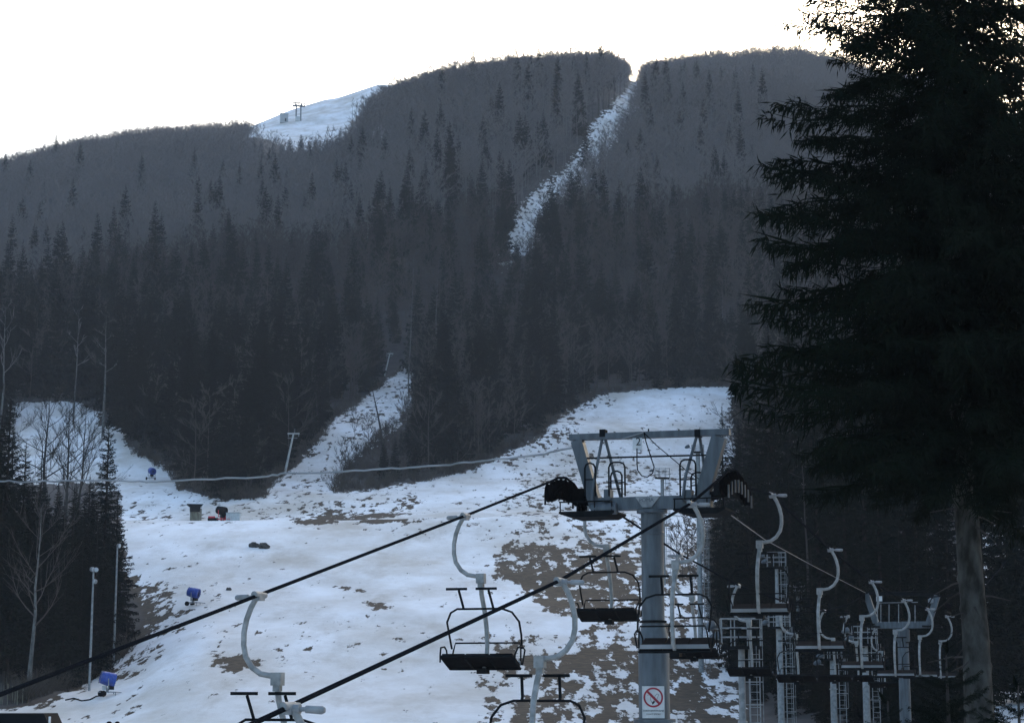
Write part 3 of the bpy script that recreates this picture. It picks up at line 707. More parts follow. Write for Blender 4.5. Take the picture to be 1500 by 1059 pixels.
for j, (a, bb, t) in enumerate(SH):
    g = ground(a, bb, 300); H = (bb - t) * g[1] / F
    tag(link('bare_shrub', shrub[j % 4], None, g, j * 1.9, H / 6), 'grey leafless shrub beside the drag lift clearing', 'shrub', 'leafless shrubs beside the drag lift')
for j, (a, bb, t) in enumerate([(992, 830, 765), (1008, 835, 755), (1022, 830, 745), (1032, 838, 765), (1000, 850, 800), (1028, 860, 800), (1015, 872, 825)]):
    g = ground(a, bb, 150); H = (bb - t) * g[1] / F
    tag(link('bare_shrub', shrub[j % 4], None, g, j * 1.9, H / 6), 'grey leafless shrub right of the lift tower column', 'shrub', 'leafless shrubs right of the tower')
for j, (a, bb, t) in enumerate([(270, 712, 676), (300, 722, 690), (335, 728, 690), (365, 730, 696), (245, 690, 655), (390, 722, 690), (215, 672, 640)]):
    g = ground(a, bb, 280); H = (bb - t) * g[1] / F
    tag(link('bare_shrub', shrub[j % 4], None, g, j * 1.9, H / 6), 'leafless shrub at the snowy foot of the left wood', 'shrub', 'leafless shrubs at the wood foot')

BYX = lambda o_: float(project(*o_.matrix_world.translation)[0]) if False else float(project(o_.location[0], o_.location[1], o_.location[2])[0])
for o_ in COL.objects:
    if o_.get('category') in ('tree', 'shrub') and o_.get('group') and o_.name.startswith(('bare_', 'dead_')): WOOD.append((BYX(o_), o_))
ORD = ['leftmost', 'second from left', 'third from left', 'fourth from left', 'fifth from left', 'sixth from left', 'seventh from left', 'eighth from left', 'ninth from left', 'tenth from left', 'eleventh from left', 'twelfth from left', 'thirteenth from left', 'fourteenth from left', 'fifteenth from left', 'sixteenth from left', 'seventeenth from left', 'eighteenth from left', 'nineteenth from left', 'twentieth from left', 'twenty-first from left', 'twenty-second from left', 'twenty-third from left', 'twenty-fourth from left', 'twenty-fifth from left', 'twenty-sixth from left']
byl = {}
for w_ in WOOD: byl.setdefault(w_[1]['label'], []).append(w_)
for lb, ws in byl.items():
    if len(ws) < 2: continue
    ws.sort(key=lambda w_: w_[0])
    for k, w_ in enumerate(ws):
        w_[1]['label'] = lb + ', ' + ('rightmost' if k == len(ws) - 1 else 'second from right' if k == len(ws) - 2 and k > 3 else ORD[k] if k < len(ORD) else 'third from right')
# ------------------------------------------------------------------ the near spruce on the right
TX = at(1424, 850, 40)
gz = float(height(TX[0], 40.0))
hero = empty('spruce_tree', (TX[0], 40.0, gz), 0, 'huge near black spruce filling the right edge, bare pale lower trunk', 'tree')
Zoff = -gz
trunk_pts = [(.05, 0, -.5), (.05, 0, 1.5), (.02, 0, Zoff + 1), (-.08, 0, Zoff + 4), (-.15, 0, Zoff + 8), (-.1, 0, Zoff + 16), (0, 0, Zoff + 26)]
_tp = np.array(trunk_pts); _tr = [.38, .32, .27, .235, .2, .12, .02]; tk = MB(); n_ = 28; rr_ = np.random.default_rng(2); vs_ = []; fs = []
_zz = np.concatenate([np.arange(-.5, Zoff + 5, .09), np.arange(Zoff + 5, Zoff + 26, .8)]); ang = np.arange(n_) * 2 * math.pi / n_
knots = [(rr_.uniform(0, 6.28), rr_.uniform(.3, Zoff + 4.8), rr_.uniform(.05, .11)) for _ in range(34)]
for z_ in _zz:
    cx, cy, r0_ = np.interp(z_, _tp[:, 2], _tp[:, 0]), 0.0, np.interp(z_, _tp[:, 2], _tr)
    rad_ = r0_ * (1 + fbm(ang * 2.2 + 3, np.full(n_, z_ * 1.6), 4) * .10) + .02 * np.exp(-max(z_, 0) * 1.2) * (1 + np.cos(ang * 5))
    for (ka, kz, kr) in knots:
        da = np.abs((ang - ka + math.pi) % (2 * math.pi) - math.pi) * r0_; rad_ = rad_ + .045 * np.exp(-(da ** 2 + (z_ - kz) ** 2) / (2 * kr * kr * .35))
    vs_ += [(cx + rad_[k] * math.cos(ang[k]), cy + rad_[k] * math.sin(ang[k]), z_) for k in range(n_)]
for i in range(len(_zz) - 1):
    for k in range(n_): fs.append((i * n_ + k, i * n_ + (k + 1) % n_, (i + 1) * n_ + (k + 1) % n_, (i + 1) * n_ + k))
tk.add(vs_, fs).build('trunk', M['spbark'], hero, True)
def hero_az(az, z):                                   # low limbs are gone on the side towards the lift
    return True
T = spruce_tris(5, Zoff + 26.5, 5.15, Zoff + 4.5, .27, 10, hero_br, .84, .30, (14, -13), None, 13)
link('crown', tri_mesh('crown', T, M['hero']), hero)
R_ = random.Random(4)
for i in range(22):
    z_ = Zoff + R_.uniform(.3, 3.9); a = R_.uniform(0, 6.28); l = R_.uniform(.3, 1.1); p = Vector((-.02, 0, z_)); d = Vector((math.cos(a), math.sin(a), R_.uniform(-.5, .1)))
    MB().tube([p, p + d * l * .5, p + d * l + Vector((0, 0, -.1))], [.03, .02, .008], 5).build('dead_branch', M['darkbark'], hero)
def low_spruce(px_, top, d, H, R, seed, label):
    p = at(px_, top, d); zb = float(height(p[0], d)); Ht = p[2] - zb
    e = empty('young_spruce', (p[0], d, zb), 0, label, 'tree')
    T = spruce_tris(seed, Ht, R, .3, .32, 7, hero_br, .8, .3, (25, -12)); link('crown', tri_mesh('crown', T, M['hero']), e)
    MB().tube([(0, 0, -.3), (0, 0, Ht * .95)], [.1, .015], 8).build('trunk', M['darkbark'], e)
low_spruce(1385, 935, 36, 0, 2.3, 8, 'young spruce at the bottom right, below the near spruce trunk')
low_spruce(1490, 985, 33, 0, 2.6, 9, 'young spruce in the bottom right corner of the picture')
low_spruce(1300, 1010, 34, 0, 1.7, 10, 'smallest young spruce, left of the near spruce foot')

# ------------------------------------------------------------------ lift line geometry
LA = math.atan(.32)                                   # direction of the line in plan
U = np.array([math.sin(LA), math.cos(LA), 0]); E = np.array([math.cos(LA), -math.sin(LA), 0])
TC = at(955, 740, 46.0)                               # centre of the near tower's beam
def on_plane(px, py, origin, tangent):                # ray meets the vertical plane through origin along tangent
    r = ray(px, py); nrm = np.array([-tangent[1], tangent[0], 0])
    return r * (np.dot(origin, nrm) / np.dot(r, nrm))
def lat(px, py, c=TC):                                # tower-plane coordinates (across, height above beam centre)
    p = on_plane(px, py, c, E); return float(np.dot(p - c, E)), float(p[2] - c[2])
PLt = on_plane(829, 701, TC, E); PRt = on_plane(1077, 690, TC, E)
Lgrips = [(380, 871), (682, 755)]; Lfar = [(870, 729), (997, 812), (1082, 857), (1152, 882), (1208, 894), (1243, 902), (1283, 920)]
Rgrips = [(425, 1034), (820, 850), (1012, 737)]; Rfar = [(1130, 724), (1215, 804), (1275, 851), (1322, 878), (1357, 891), (1386, 902)]
Lp = lambda g: on_plane(g[0], g[1], PLt, U)
Rp = lambda g: on_plane(g[0], g[1], PRt, U)

# chair: origin at the grip, +y along the line (seen by the camera looking up the line), side = which way the hook bulges
def make_chair(side, facing, label, group):
    e = empty('chairlift_chair', (0, 0, 0), 0, label, 'lift chair', group)
    s = side
    e2 = MB(); e2.tube([(0, -.2, .0), (0, .2, .0)], .05, 10); e2.box((0, 0, -.04), (.10, .2, .10)); e2.tube([(s * .02, 0, -.03), (s * .12, 0, -.03)], .055, 10); g = e2.build('grip', M['galv'], e, True)
    MB().tube([(s * .12, 0, -.03), (s * .18, 0, -.03), (s * .19, 0, -.03), (s * .38, 0, -.04), (s * .41, 0, -.04)], [.026, .026, .042, .046, .03], 10).build('grip_handle', M['galv'], g, True)
    pts = [(s * .06, 0, -.06), (s * .14, 0, -.20), (s * .21, 0, -.38), (s * .25, 0, -.58), (s * .25, 0, -.78), (s * .21, 0, -.96), (s * .10, 0, -1.12), (-s * .05, 0, -1.22), (-s * .22, 0, -1.25), (-s * .28, 0, -1.25)]
    MB().tube(pts, .046, 10).build('hanger_hook', M['arm'], e, True)
    jx = -s * .34
    mb = MB(); mb.box((jx, 0, -1.30), (.17, .16, .20)); mb.box((jx, 0, -1.44), (.11, .12, .1)); mb.build('hinge_block', M['arm'], e)
    f = facing                                        # +1: rider looks up the line (away), stem behind the seat
    st = [(jx, 0, -1.42), (jx - .02, -f * .10, -1.62), (jx - .02, -f * .30, -1.95), (jx - .01, -f * .40, -2.30), (jx, -f * .42, -2.65), (jx, -f * .38, -2.98), (jx, -f * .2, -3.12)]
    MB().tube(st, [.05, .05, .05, .048, .046, .046, .04], 10).build('stem', M['arm'], e, True)
    w = .76
    # seat with three pads, slats joined into the pad they make
    for k in (-1, 0, 1):
        mb = MB(); mb.bar((jx + k * .51, -f * .27, -3.075), (jx + k * .51, f * .25, -2.86), .485, .075)
        mb.build('seat_pad', M['seat'], e)
    mb = MB(); mb.tube([(jx - w, f * .27, -2.88), (jx + w, f * .27, -2.88)], .026, 8); mb.tube([(jx - w, -f * .28, -3.13), (jx + w, -f * .28, -3.13)], .026, 8)
    for k in (-.76, -.255, .255, .76): mb.tube([(jx + k, f * .25, -2.91), (jx + k, -f * .28, -3.13)], .024, 6)
    mb.box((jx, -f * .15, -3.17), (.20, .25, .12)); mb.build('seat_frame', M['dark'], e, True)
    MB().bar((jx - w, -f * .285, -3.02), (jx + w, -f * .285, -3.02), .04, .09).build('rear_slat', M['frost'], e)
    mb = MB(); mb.tube([(jx - w, -f * .30, -3.05), (jx - w + .03, -f * .40, -2.75), (jx - w + .06, -f * .43, -2.60), (jx + w - .06, -f * .43, -2.60), (jx + w - .03, -f * .40, -2.75), (jx + w, -f * .30, -3.05)], .018, 8)
    mb.build('back_rail', M['dark'], e, True)
    for q in (-1, 1):
        X = jx + q * (w + .04)
        mb = MB(); mb.tube([(X, -f * .28, -3.05), (X + q * .05, -f * .30, -2.75), (X + q * .04, -f * .15, -2.68), (X + q * .03, f * .10, -2.70), (X, f * .22, -2.85), (X, f * .22, -3.0)], .018, 8)
        mb.build('armrest', M['dark'], e, True)
    # raised safety bar with two foot rests
    y0, y1 = -f * .38, f * .10
    loop = [(jx - w, y0, -2.72), (jx - w - .02, y0 + f * .1, -2.45), (jx - w - .02, y0 + f * .25, -2.18), (jx - w + .10, y0 + f * .36, -1.99), (jx - w + .28, y1, -1.92), (jx + w - .28, y1, -1.92), (jx + w - .10, y0 + f * .36, -1.99), (jx + w + .02, y0 + f * .25, -2.18), (jx + w + .02, y0 + f * .1, -2.45), (jx + w, y0, -2.72)]
    sb = MB().tube(loop, .022, 8).build('safety_bar', M['dark'], e, True)
    for k in (-.34, .30):
        mb = MB(); mb.tube([(jx + k, y1, -1.92), (jx + k, y1 + f * .04, -1.86), (jx + k - .05, y1 + f * .16, -1.55)], .026, 8); mb.box((jx + k - .10, y1 + f * .16, -1.52), (.44, .06, .05)); mb.build('foot_rest', M['dark'], sb)
    return e
def put(o, p, label=None):
    o.location = tuple(float(v) for v in p); o.rotation_euler = (0, 0, -LA)
    if label: o['label'] = label
GL, GR = 'chairs facing the camera on the left cable', 'chairs seen from behind on the right cable'
cl = make_chair(-1, -1, 'x', GL); cr_ = make_chair(1, 1, 'x', GR)
llab = ['front chair on the left cable, cut off by the bottom edge', 'whole empty chair hanging against the snow, left of the brown patch', 'empty chair just left of the thick tower column',
        'chair half hidden behind the tower column, right of it', 'chair with black seat in front of the caged mast platform', 'far chair with black seat beside the mast with a flange joint', 'far chair with black seat left of the round mast ladder',
        'far chair left of the distant crossarm tower, higher one', 'far chair left of the distant crossarm tower, lowest one']
for i, g in enumerate(Lgrips + Lfar):
    put(cl if i == 0 else copy_tree(cl), Lp(g), llab[i])
rlab = ['nearest chair on the right cable, only its grip and hook top showing', 'near chair with two foot rests cut off at the bottom middle', 'chair crossing in front of the thick tower column', 'first chair past the tower, pale seat edge, against black wood', 'second chair past the tower with pale hook against black wood',
        'third chair past the tower, pale seat edge over a mast', 'chair hanging in front of the distant crossarm tower', 'chair right of the distant crossarm tower column', 'farthest chair, half hidden by near spruce branches']
for i, g in enumerate(Rgrips + Rfar):
    put(cr_ if i == 0 else copy_tree(cr_), Rp(g), rlab[i])

def rope(pts, r, name, label, cat, m=None, wob=0.0):
    P = [np.array(p, float) for p in pts]; out = []
    for i in range(len(P) - 1):
        for k in range(6): out.append(P[i] + (P[i + 1] - P[i]) * k / 6 + (np.array([0, 0, rg.normal() * wob]) if k else 0))
    out.append(P[-1])
    o = MB().tube(out, r, 8).build(name, m or M['rope'], None, True); return tag(o, label, cat, 'lift cables' if name == 'haul_cable' else None)
T2d = 99.0
def extend(g0, g1, P, d):                              # continue the straight run back to forward distance d
    a, b_ = P(g0), P(g1); v = (b_ - a) / (b_[1] - a[1]); return a + v * (d - a[1])
def arc_pts(c, z_drop0, z_drop1):
    return []
PL_top = PLt.copy(); PR_top = PRt.copy()
sh = lambda c, t, dz: c + U * t + np.array([0, 0, dz])
TC2 = at(1322, 915, T2d)
PL2 = on_plane(1271, 869, TC2, E); PL2 = Lp((1271, 869)); PR2 = Rp((1366, 874))
Lpts = [extend(Lgrips[0], Lgrips[1], Lp, 10.0)] + [Lp(g) for g in Lgrips] + [sh(PL_top, -1.3, -.20), sh(PL_top, -.7, -.05), sh(PL_top, 0, .02), sh(PL_top, .7, -.06), sh(PL_top, 1.3, -.25)] + [Lp(g) for g in Lfar[:-2]] + [Lp((1243, 885)), PL2, PL2 + U * 30 + np.array([0, 0, 1.5]), PL2 + U * 90 + np.array([0, 0, 9])]
Rpts = [extend(Rgrips[0], Rgrips[1], Rp, 10.0)] + [Rp(g) for g in Rgrips] + [sh(PR_top, -1.3, -.22), sh(PR_top, -.7, -.05), sh(PR_top, 0, .02), sh(PR_top, .7, -.06), sh(PR_top, 1.3, -.28)] + [Rp(g) for g in Rfar[:-1]] + [PR2, PR2 + U * 30 + np.array([0, 0, 1.5]), PR2 + U * 90 + np.array([0, 0, 9])]
rope(Lpts, .031, 'haul_cable', 'dark steel cable carrying the chairs left of the tower column', 'cable')
rope(Rpts, .031, 'haul_cable', 'dark steel cable crossing low in front of the tower column', 'cable')
rope([at(1062, 748, 45.3), at(1120, 790, 54), at(1190, 828, 70), at(1268, 868, 98)], .014, 'signal_cable', 'thin pale signal cable sagging from the near tower to the far one', 'cable', M['paint'])
fr = [at(-120, 708, 60), at(0, 705, 59), at(40, 706, 58.5), at(90, 704, 58), at(150, 703, 57), at(215, 706, 56), at(300, 702, 55), at(390, 698, 54), at(415, 693, 53.5), at(480, 692, 53), at(560, 687, 52), at(640, 682, 51), at(700, 676, 50), at(790, 666, 48), at(838, 656, 46.6)]
rope(fr, .027, 'frosted_cable', 'pale frosted cable strung across the left half to the tower', 'cable', M['frost'], .012)

# ------------------------------------------------------------------ near lift tower
tower = empty('lift_tower', (TC[0], TC[1], TC[2]), -LA, 'big grey lift tower with trapezoid frame and numbered plate', 'lift tower')
def q(px, py, dy=0.0):
    a, b_ = lat(px, py); return (a, dy, b_)
base_z = float(height(TC[0], TC[1])) - TC[2]
zc = lambda py: lat(955, py)[1]
MB().lathe([(.27, zc(915)), (.27, zc(784)), (.285, zc(783)), (.285, zc(780)), (.27, zc(779)), (.27, zc(752))], 40).build('column', M['paint'], tower, True)
MB().lathe([(.37, base_z - .5), (.37, zc(1058)), (.50, zc(1057.5)), (.50, zc(1052.5)), (.37, zc(1052)), (.37, zc(938)), (.345, zc(931)), (.30, zc(920)), (.285, zc(914)), (.275, zc(913.5))], 40).build('lower_column', M['paint'], tower, True)
MB().lathe([(.29, zc(912)), (.32, zc(911.5)), (.32, zc(909)), (.29, zc(908.5))], 40).build('band', M['dark'], tower, True)
MB().lathe([(.30, zc(752)), (.37, zc(751.5)), (.37, zc(747.5)), (.30, zc(747))], 32).build('top_flange', M['paint'], tower, True)
bw = 2.75
MB().box((0, 0, lat(955, 737)[1]), (lat(1040, 737)[0] - lat(866, 737)[0], .34, .31)).build('main_beam', M['paint'], tower)
a0, a1 = q(838, 641), q(1066, 633)
MB().bar((a0[0] - .05, 0, a0[2]), (a1[0] + .05, 0, a1[2]), .22, .15).build('top_beam', M['paint'], tower)
for (tp, bt, wd) in ((q(846, 646), q(874, 744), .28), (q(1054, 640), q(1024, 744), .33)):
    MB().bar(tp, bt, wd, .30, (0, 1, 0)).build('strut', M['paint'], tower)
MB().tube([q(859, 672, -.12), q(1043, 667, -.12)], .022, 8).build('tie_rod', M['dark'], tower)
for pts in ((q(884, 633), q(872, 722, -.3), q(872, 735, -.3)), (q(885, 636), q(894, 690, .35), q(902, 727, .5))):
    MB().tube(pts, .038, 8).build('lifting_frame_leg', M['paint'], tower, True)
for pts in ((q(1023, 630), q(1008, 700, -.3), q(1004, 735, -.3)), (q(1024, 634), q(1029, 690, .35), q(1033, 727, .5))):
    MB().tube(pts, .038, 8).build('lifting_frame_leg', M['paint'], tower, True)
for c_ in (884, 1023): MB().box(q(c_, 635), (.14, .26, .18)).build('frame_head', M['dark'], tower)
def rail(x0, x1, top, bot, dy, mids=(.5,), name='guard_rail'):
    mb = MB(); A0, A1 = q(x0, bot, dy), q(x1, bot, dy); zt = lat(x0, top)[1]; r = .12
    mb.tube([A0, (A0[0], dy, zt - r), (A0[0] + r * .3, dy, zt - r * .3), (A0[0] + r, dy, zt), (A1[0] - r, dy, zt), (A1[0] - r * .3, dy, zt - r * .3), (A1[0], dy, zt - r), A1], .022, 8)
    for m_ in mids:
        zz = A0[2] + (zt - A0[2]) * m_; mb.tube([(A0[0], dy, zz), (A1[0], dy, zz)], .016, 6)
    mb.build(name, M['dark'], tower, True)
rail(861, 876, 680, 728, -.25); rail(889.5, 906, 688, 728, .35, (.35, .65)); rail(896, 919.5, 679, 728, -.25, (.4,)); rail(1000, 1023, 675, 728, -.25, (.45,)); rail(1008, 1032, 690, 728, .35, (.5,))
# emblem plate, number plate, cable loop
p4 = [lat(933, 728), lat(969, 728), lat(957, 744), lat(944, 744)]
ep = MB().prism([(a, b_) for a, b_ in p4], -.215, -.172).build('emblem_plate', M['galv'], tower)
def text(s_, size, m, name='lettering', extr=.004):
    cu = bpy.data.curves.new(name, 'FONT'); cu.body = s_; cu.size = size; cu.align_x = 'CENTER'; cu.align_y = 'CENTER'; cu.extrude = extr
    tmp = bpy.data.objects.new('tmp', cu); COL.objects.link(tmp)
    dg = bpy.context.evaluated_depsgraph_get(); me = bpy.data.meshes.new_from_object(tmp.evaluated_get(dg))
    bpy.data.objects.remove(tmp); me.materials.clear(); me.materials.append(m)
    o = bpy.data.objects.new(name, me); COL.objects.link(o); return o
def face_text(o, parent, x_, y_, z_):
    o.parent = parent; o.location = (x_, y_, z_); o.rotation_euler = (math.pi / 2, 0, 0); return o
face_text(text('POMA', .13, M['paint']), ep, lat(950, 733)[0], -.219, lat(950, 733.5)[1])
n0, n1 = lat(929, 643), lat(943, 660)
npl = MB().box(((n0[0] + n1[0]) / 2, -.16, (n0[1] + n1[1]) / 2), (n1[0] - n0[0], .012, n0[1] - n1[1])).build('number_plate', M['white'], tower)
face_text(text('2', .27, M['black']), npl, lat(937.5, 648)[0], -.170, lat(937, 648.5)[1])
MB().tube([q(946, 634, -.18), q(949, 648, -.2), q(958, 676, -.2), q(961, 685, -.2), q(959, 694, -.2), q(951, 700, -.2), q(943, 698, -.2), q(937, 690, -.2), q(936, 680, -.2), q(936, 658, -.2)], .014, 8).build('cable_loop', M['rubber'], tower, True)
MB().tube([q(947, 636, -.18), q(962, 652, -.1), q(980, 668, .1), q(1003, 688, .2), q(1030, 706, .3)], .012, 6).build('stay_wire', M['rubber'], tower, True)
MB().tube([q(950, 628), q(950, 640)], .02, 6).build('bracket_pin', M['dark'], tower)
MB().tube([q(913, 644, -.14), q(930, 639, -.15), q(947, 634, -.16)], .016, 6).build('pale_strap', M['galv'], tower)
# work platforms
for (pa, pb) in (((826, 738), (906, 752)), ((992, 742), (1068, 752))):
    l0, l1 = lat(*pa), lat(*pb)
    cx = (l0[0] + l1[0]) / 2; wd = l1[0] - l0[0]; zz = lat(955, 751)[1]
    mb = MB(); mb.prism([(l0[0], zz), (l0[0] + .25, zz - .09), (l1[0] - .2, zz - .09), (l1[0], zz), (l1[0], zz + .05), (l0[0], zz + .05)], -.45, .75); mb.build('work_platform', M['dark'], tower)
    mb = MB()
    for k in range(4): mb.tube([(l0[0] + .03 + k * wd / 3.2, -.42, zz + .05), (l0[0] + .03 + k * wd / 3.2, -.42, zz + .28)], .018, 6)
    mb.tube([(l0[0], -.42, zz + .28), (l1[0] - .1, -.42, zz + .28)], .018, 6); mb.build('platform_edge', M['dark'], tower)
MB().tube([q(872, 748, -.3), q(908, 746, -.3)], .14, 14).build('motor_housing', M['paint'], tower, True)
MB().box(q(893, 727, -.1), (.16, .3, .3)).build('junction_box', M['paint'], tower); MB().box(q(1010, 727, -.1), (.2, .3, .28)).build('junction_box', M['paint'], tower)
# sheave trains
def sheaves(P, side, name):
    c = P - TC; lx = float(np.dot(c, E)); lz = float(c[2])
    body = MB(); n = 8
    zs = [lz - .25 - .055 * ((k - 3.5) / 3.5) ** 2 * 4.2 for k in range(n)]; ys = [(k - 3.5) * .40 for k in range(n)]
    for k in range(n - 1): body.bar((lx - side * .10, ys[k], zs[k] - .06), (lx - side * .10, ys[k + 1], zs[k + 1] - .06), .05, .16)
    for k in (0, 2, 4, 6): body.bar((lx - side * .12, ys[k], zs[k] - .14), (lx - side * .12, ys[k + 1], zs[k + 1] - .14), .06, .10)
    body.bar((lx - side * .13, -1.0, lz - .5), (lx - side * .13, 1.0, lz - .5), .10, .16)
    body.box((lx - side * .30, 0, lz - .42), (.40, .34, .30)); body.bar((lx - side * .2, 0, lz - .5), (lx - side * .75, 0, lz - .62), .16, .2)
    o = body.build(name, M['rubber'] if side < 0 else M['dark'], tower)
    R_ = Matrix.Rotation(math.pi / 2, 3, 'Y')
    me = MB().lathe([(.05, -.075), (.20, -.07), (.225, -.05), (.205, -.02), (.205, .02), (.225, .05), (.20, .07), (.05, .075)], 24, R_).mesh('wheel', M['rubber'], True)
    for k in range(n): link('wheel', me, o, (lx, ys[k], zs[k]))
    for k in range(n):
        MB().bar((lx + side * .11, ys[k] - .0, zs[k] - .28), (lx + side * .11, ys[k], zs[k] + .02), .035, .05).build('cable_catcher', M['paint'] if side > 0 else M['dark'], o)
sheaves(PLt, -1, 'sheave_train'); sheaves(PRt, 1, 'sheave_train')

# no smoking sign on the column
c0 = at(957, 1028, 46.0 - .40); sg = empty('warning_sign', (c0[0], c0[1], c0[2]), 0, 'white no smoking sign with red ring on the tower column', 'sign')
k_ = (46 - .4) / F
w_, h_ = 32 * k_, 45.5 * k_
MB().box((0, 0, 0), (w_, .012, h_)).build('panel', M['white'], sg)
R_ = Matrix.Rotation(math.pi / 2, 3, 'X'); zr = 6.8 * k_; ro, ri = 14.2 * k_, 11.6 * k_
def ring(ro, ri, y0, y1, n=48):
    mb = MB(); vs_ = []; fs = []
    for k in range(n):
        a = 2 * math.pi * k / n
        for (r_, yy) in ((ro, y0), (ri, y0), (ro, y1), (ri, y1)): vs_.append((r_ * math.cos(a), yy, r_ * math.sin(a) + zr))
    for k in range(n):
        i, j = k * 4, ((k + 1) % n) * 4; fs += [(i, j, j + 1, i + 1), (i + 2, i, j, j + 2)[::-1], (i + 1, j + 1, j + 3, i + 3)]
    return mb.add(vs_, fs)
ring(ro, ri, -.012, -.006).build('prohibition_ring', M['red'], sg)
dd = 11.9 * k_ * math.sqrt(.5)
MB().bar((-dd, -.011, zr + dd), (dd, -.011, zr - dd), 2.7 * k_, .008, (0, 1, 0)).build('prohibition_bar', M['red'], sg) if False else MB().add([(-dd - .02, -.0125, zr + dd - .02), (-dd + .02, -.0125, zr + dd + .02), (dd + .02, -.0125, zr - dd + .02), (dd - .02, -.0125, zr - dd - .02)], [(0, 3, 2, 1)]).build('prohibition_bar', M['red'], sg)
mb = MB()
for (x0, z0, x1, z1, t) in ((-1.5, -8.5, -4.3, -2.5, .5), (-4.3, -2.5, -3.4, 2.0, .4), (.5, -5.0, 2.6, 2.0, .4), (2.6, 2, 5.2, 5.2, .45), (5.2, 5.2, 8, 4.2, .45), (8, 4.2, 6.2, -.2, .45), (6.2, -.2, 5.6, -2, .45), (-4.5, 3.6, -1.5, 5.2, .4), (-8.2, 2.6, -7, 3.4, .5)):
    mb.bar((x0 * k_, -.0085, zr + z0 * k_), (x1 * k_, -.0085, zr + z1 * k_), t * k_, .004, (0, 1, 0))
mb.build('smoke_drawing', M['dark'], sg)
MB().add([(-1.7 * k_, -.0088, zr - 10.3 * k_), (1.2 * k_, -.0088, zr - 8.4 * k_), (2.6 * k_, -.0088, zr - 5.6 * k_), (.8 * k_, -.0088, zr - 4.6 * k_), (-1.9 * k_, -.0088, zr - 6.9 * k_)], [(0, 1, 2, 3, 4)]).build('match_head', M['black'], sg)
face_text(text('ZABRANJENO PUŠENJE', 3.0 * k_, M['black']), sg, 0, -.008, -12.2 * k_)
face_text(text("DON'T SMOKE", 3.1 * k_, M['black']), sg, 0, -.008, -17.0 * k_)

# ------------------------------------------------------------------ distant lift tower
t2 = empty('lift_tower', (TC2[0], TC2[1], TC2[2]), -LA, 'distant grey lift tower with a crossarm, partly behind the near spruce', 'lift tower')
q2 = lambda px, py, dy=0.0: (lat(px, py, TC2)[0], dy, lat(px, py, TC2)[1])
bz = float(height(TC2[0], TC2[1])) - TC2[2]
MB().lathe([(.30, bz - .4), (.28, -1.2), (.28, -.9), (.36, -.8), (.36, -.25), (.30, -.2)], 20).build('column', M['paint'], t2, True)
MB().box((0, 0, 0), (q2(1362, 915)[0] - q2(1283, 915)[0], .3, .34)).build('main_beam', M['paint'], t2)
MB().bar(q2(1269, 870), q2(1284, 914), .3, .36, (0, 1, 0)).build('strut', M['paint'], t2); MB().bar(q2(1373, 872), q2(1360, 914), .3, .36, (0, 1, 0)).build('strut', M['paint'], t2)
MB().bar(q2(1268, 869), q2(1376, 871), .24, .16).build('top_beam', M['dark'], t2)
MB().box(q2(1289, 877, -.3), (.30, .03, .26)).build('number_plate', M['white'], t2)
mb = MB()
for c_ in (1286, 1291, 1303, 1317, 1341): mb.tube([q2(c_, 912, -.2), q2(c_, 885, -.2)], .025, 6)
mb.tube([q2(1286, 883, -.2), q2(1345, 882, -.2)], .02, 6); mb.build('guard_rail', M['galv'], t2)
for pa in ((1264, 1290), (1352, 1380)): MB().bar(q2(pa[0], 917, -.1), q2(pa[1], 918, -.1), .9, .08).build('work_platform', M['dark'], t2)
for P in (PL2, PR2):
    c = P - TC2; lx, lz = float(np.dot(c, E)), float(c[2])
    b_ = MB().bar((lx, -1.3, lz - .42), (lx, 1.3, lz - .42), .1, .14).build('sheave_train', M['dark'], t2)
    me = MB().lathe([(.05, -.06), (.2, -.06), (.2, .06), (.05, .06)], 14, Matrix.Rotation(math.pi / 2, 3, 'Y')).mesh('wheel', M['rubber'], True)
    for k in range(6): link('wheel', me, b_, (lx, -1.1 + k * .44, lz - .23))
MB().lathe([(.02, -.15), (.14, -.08), (.14, .08), (.02, .15)], 12, None, q2(1364, 880, -.2)).build('floodlight', M['galv'], t2, True)

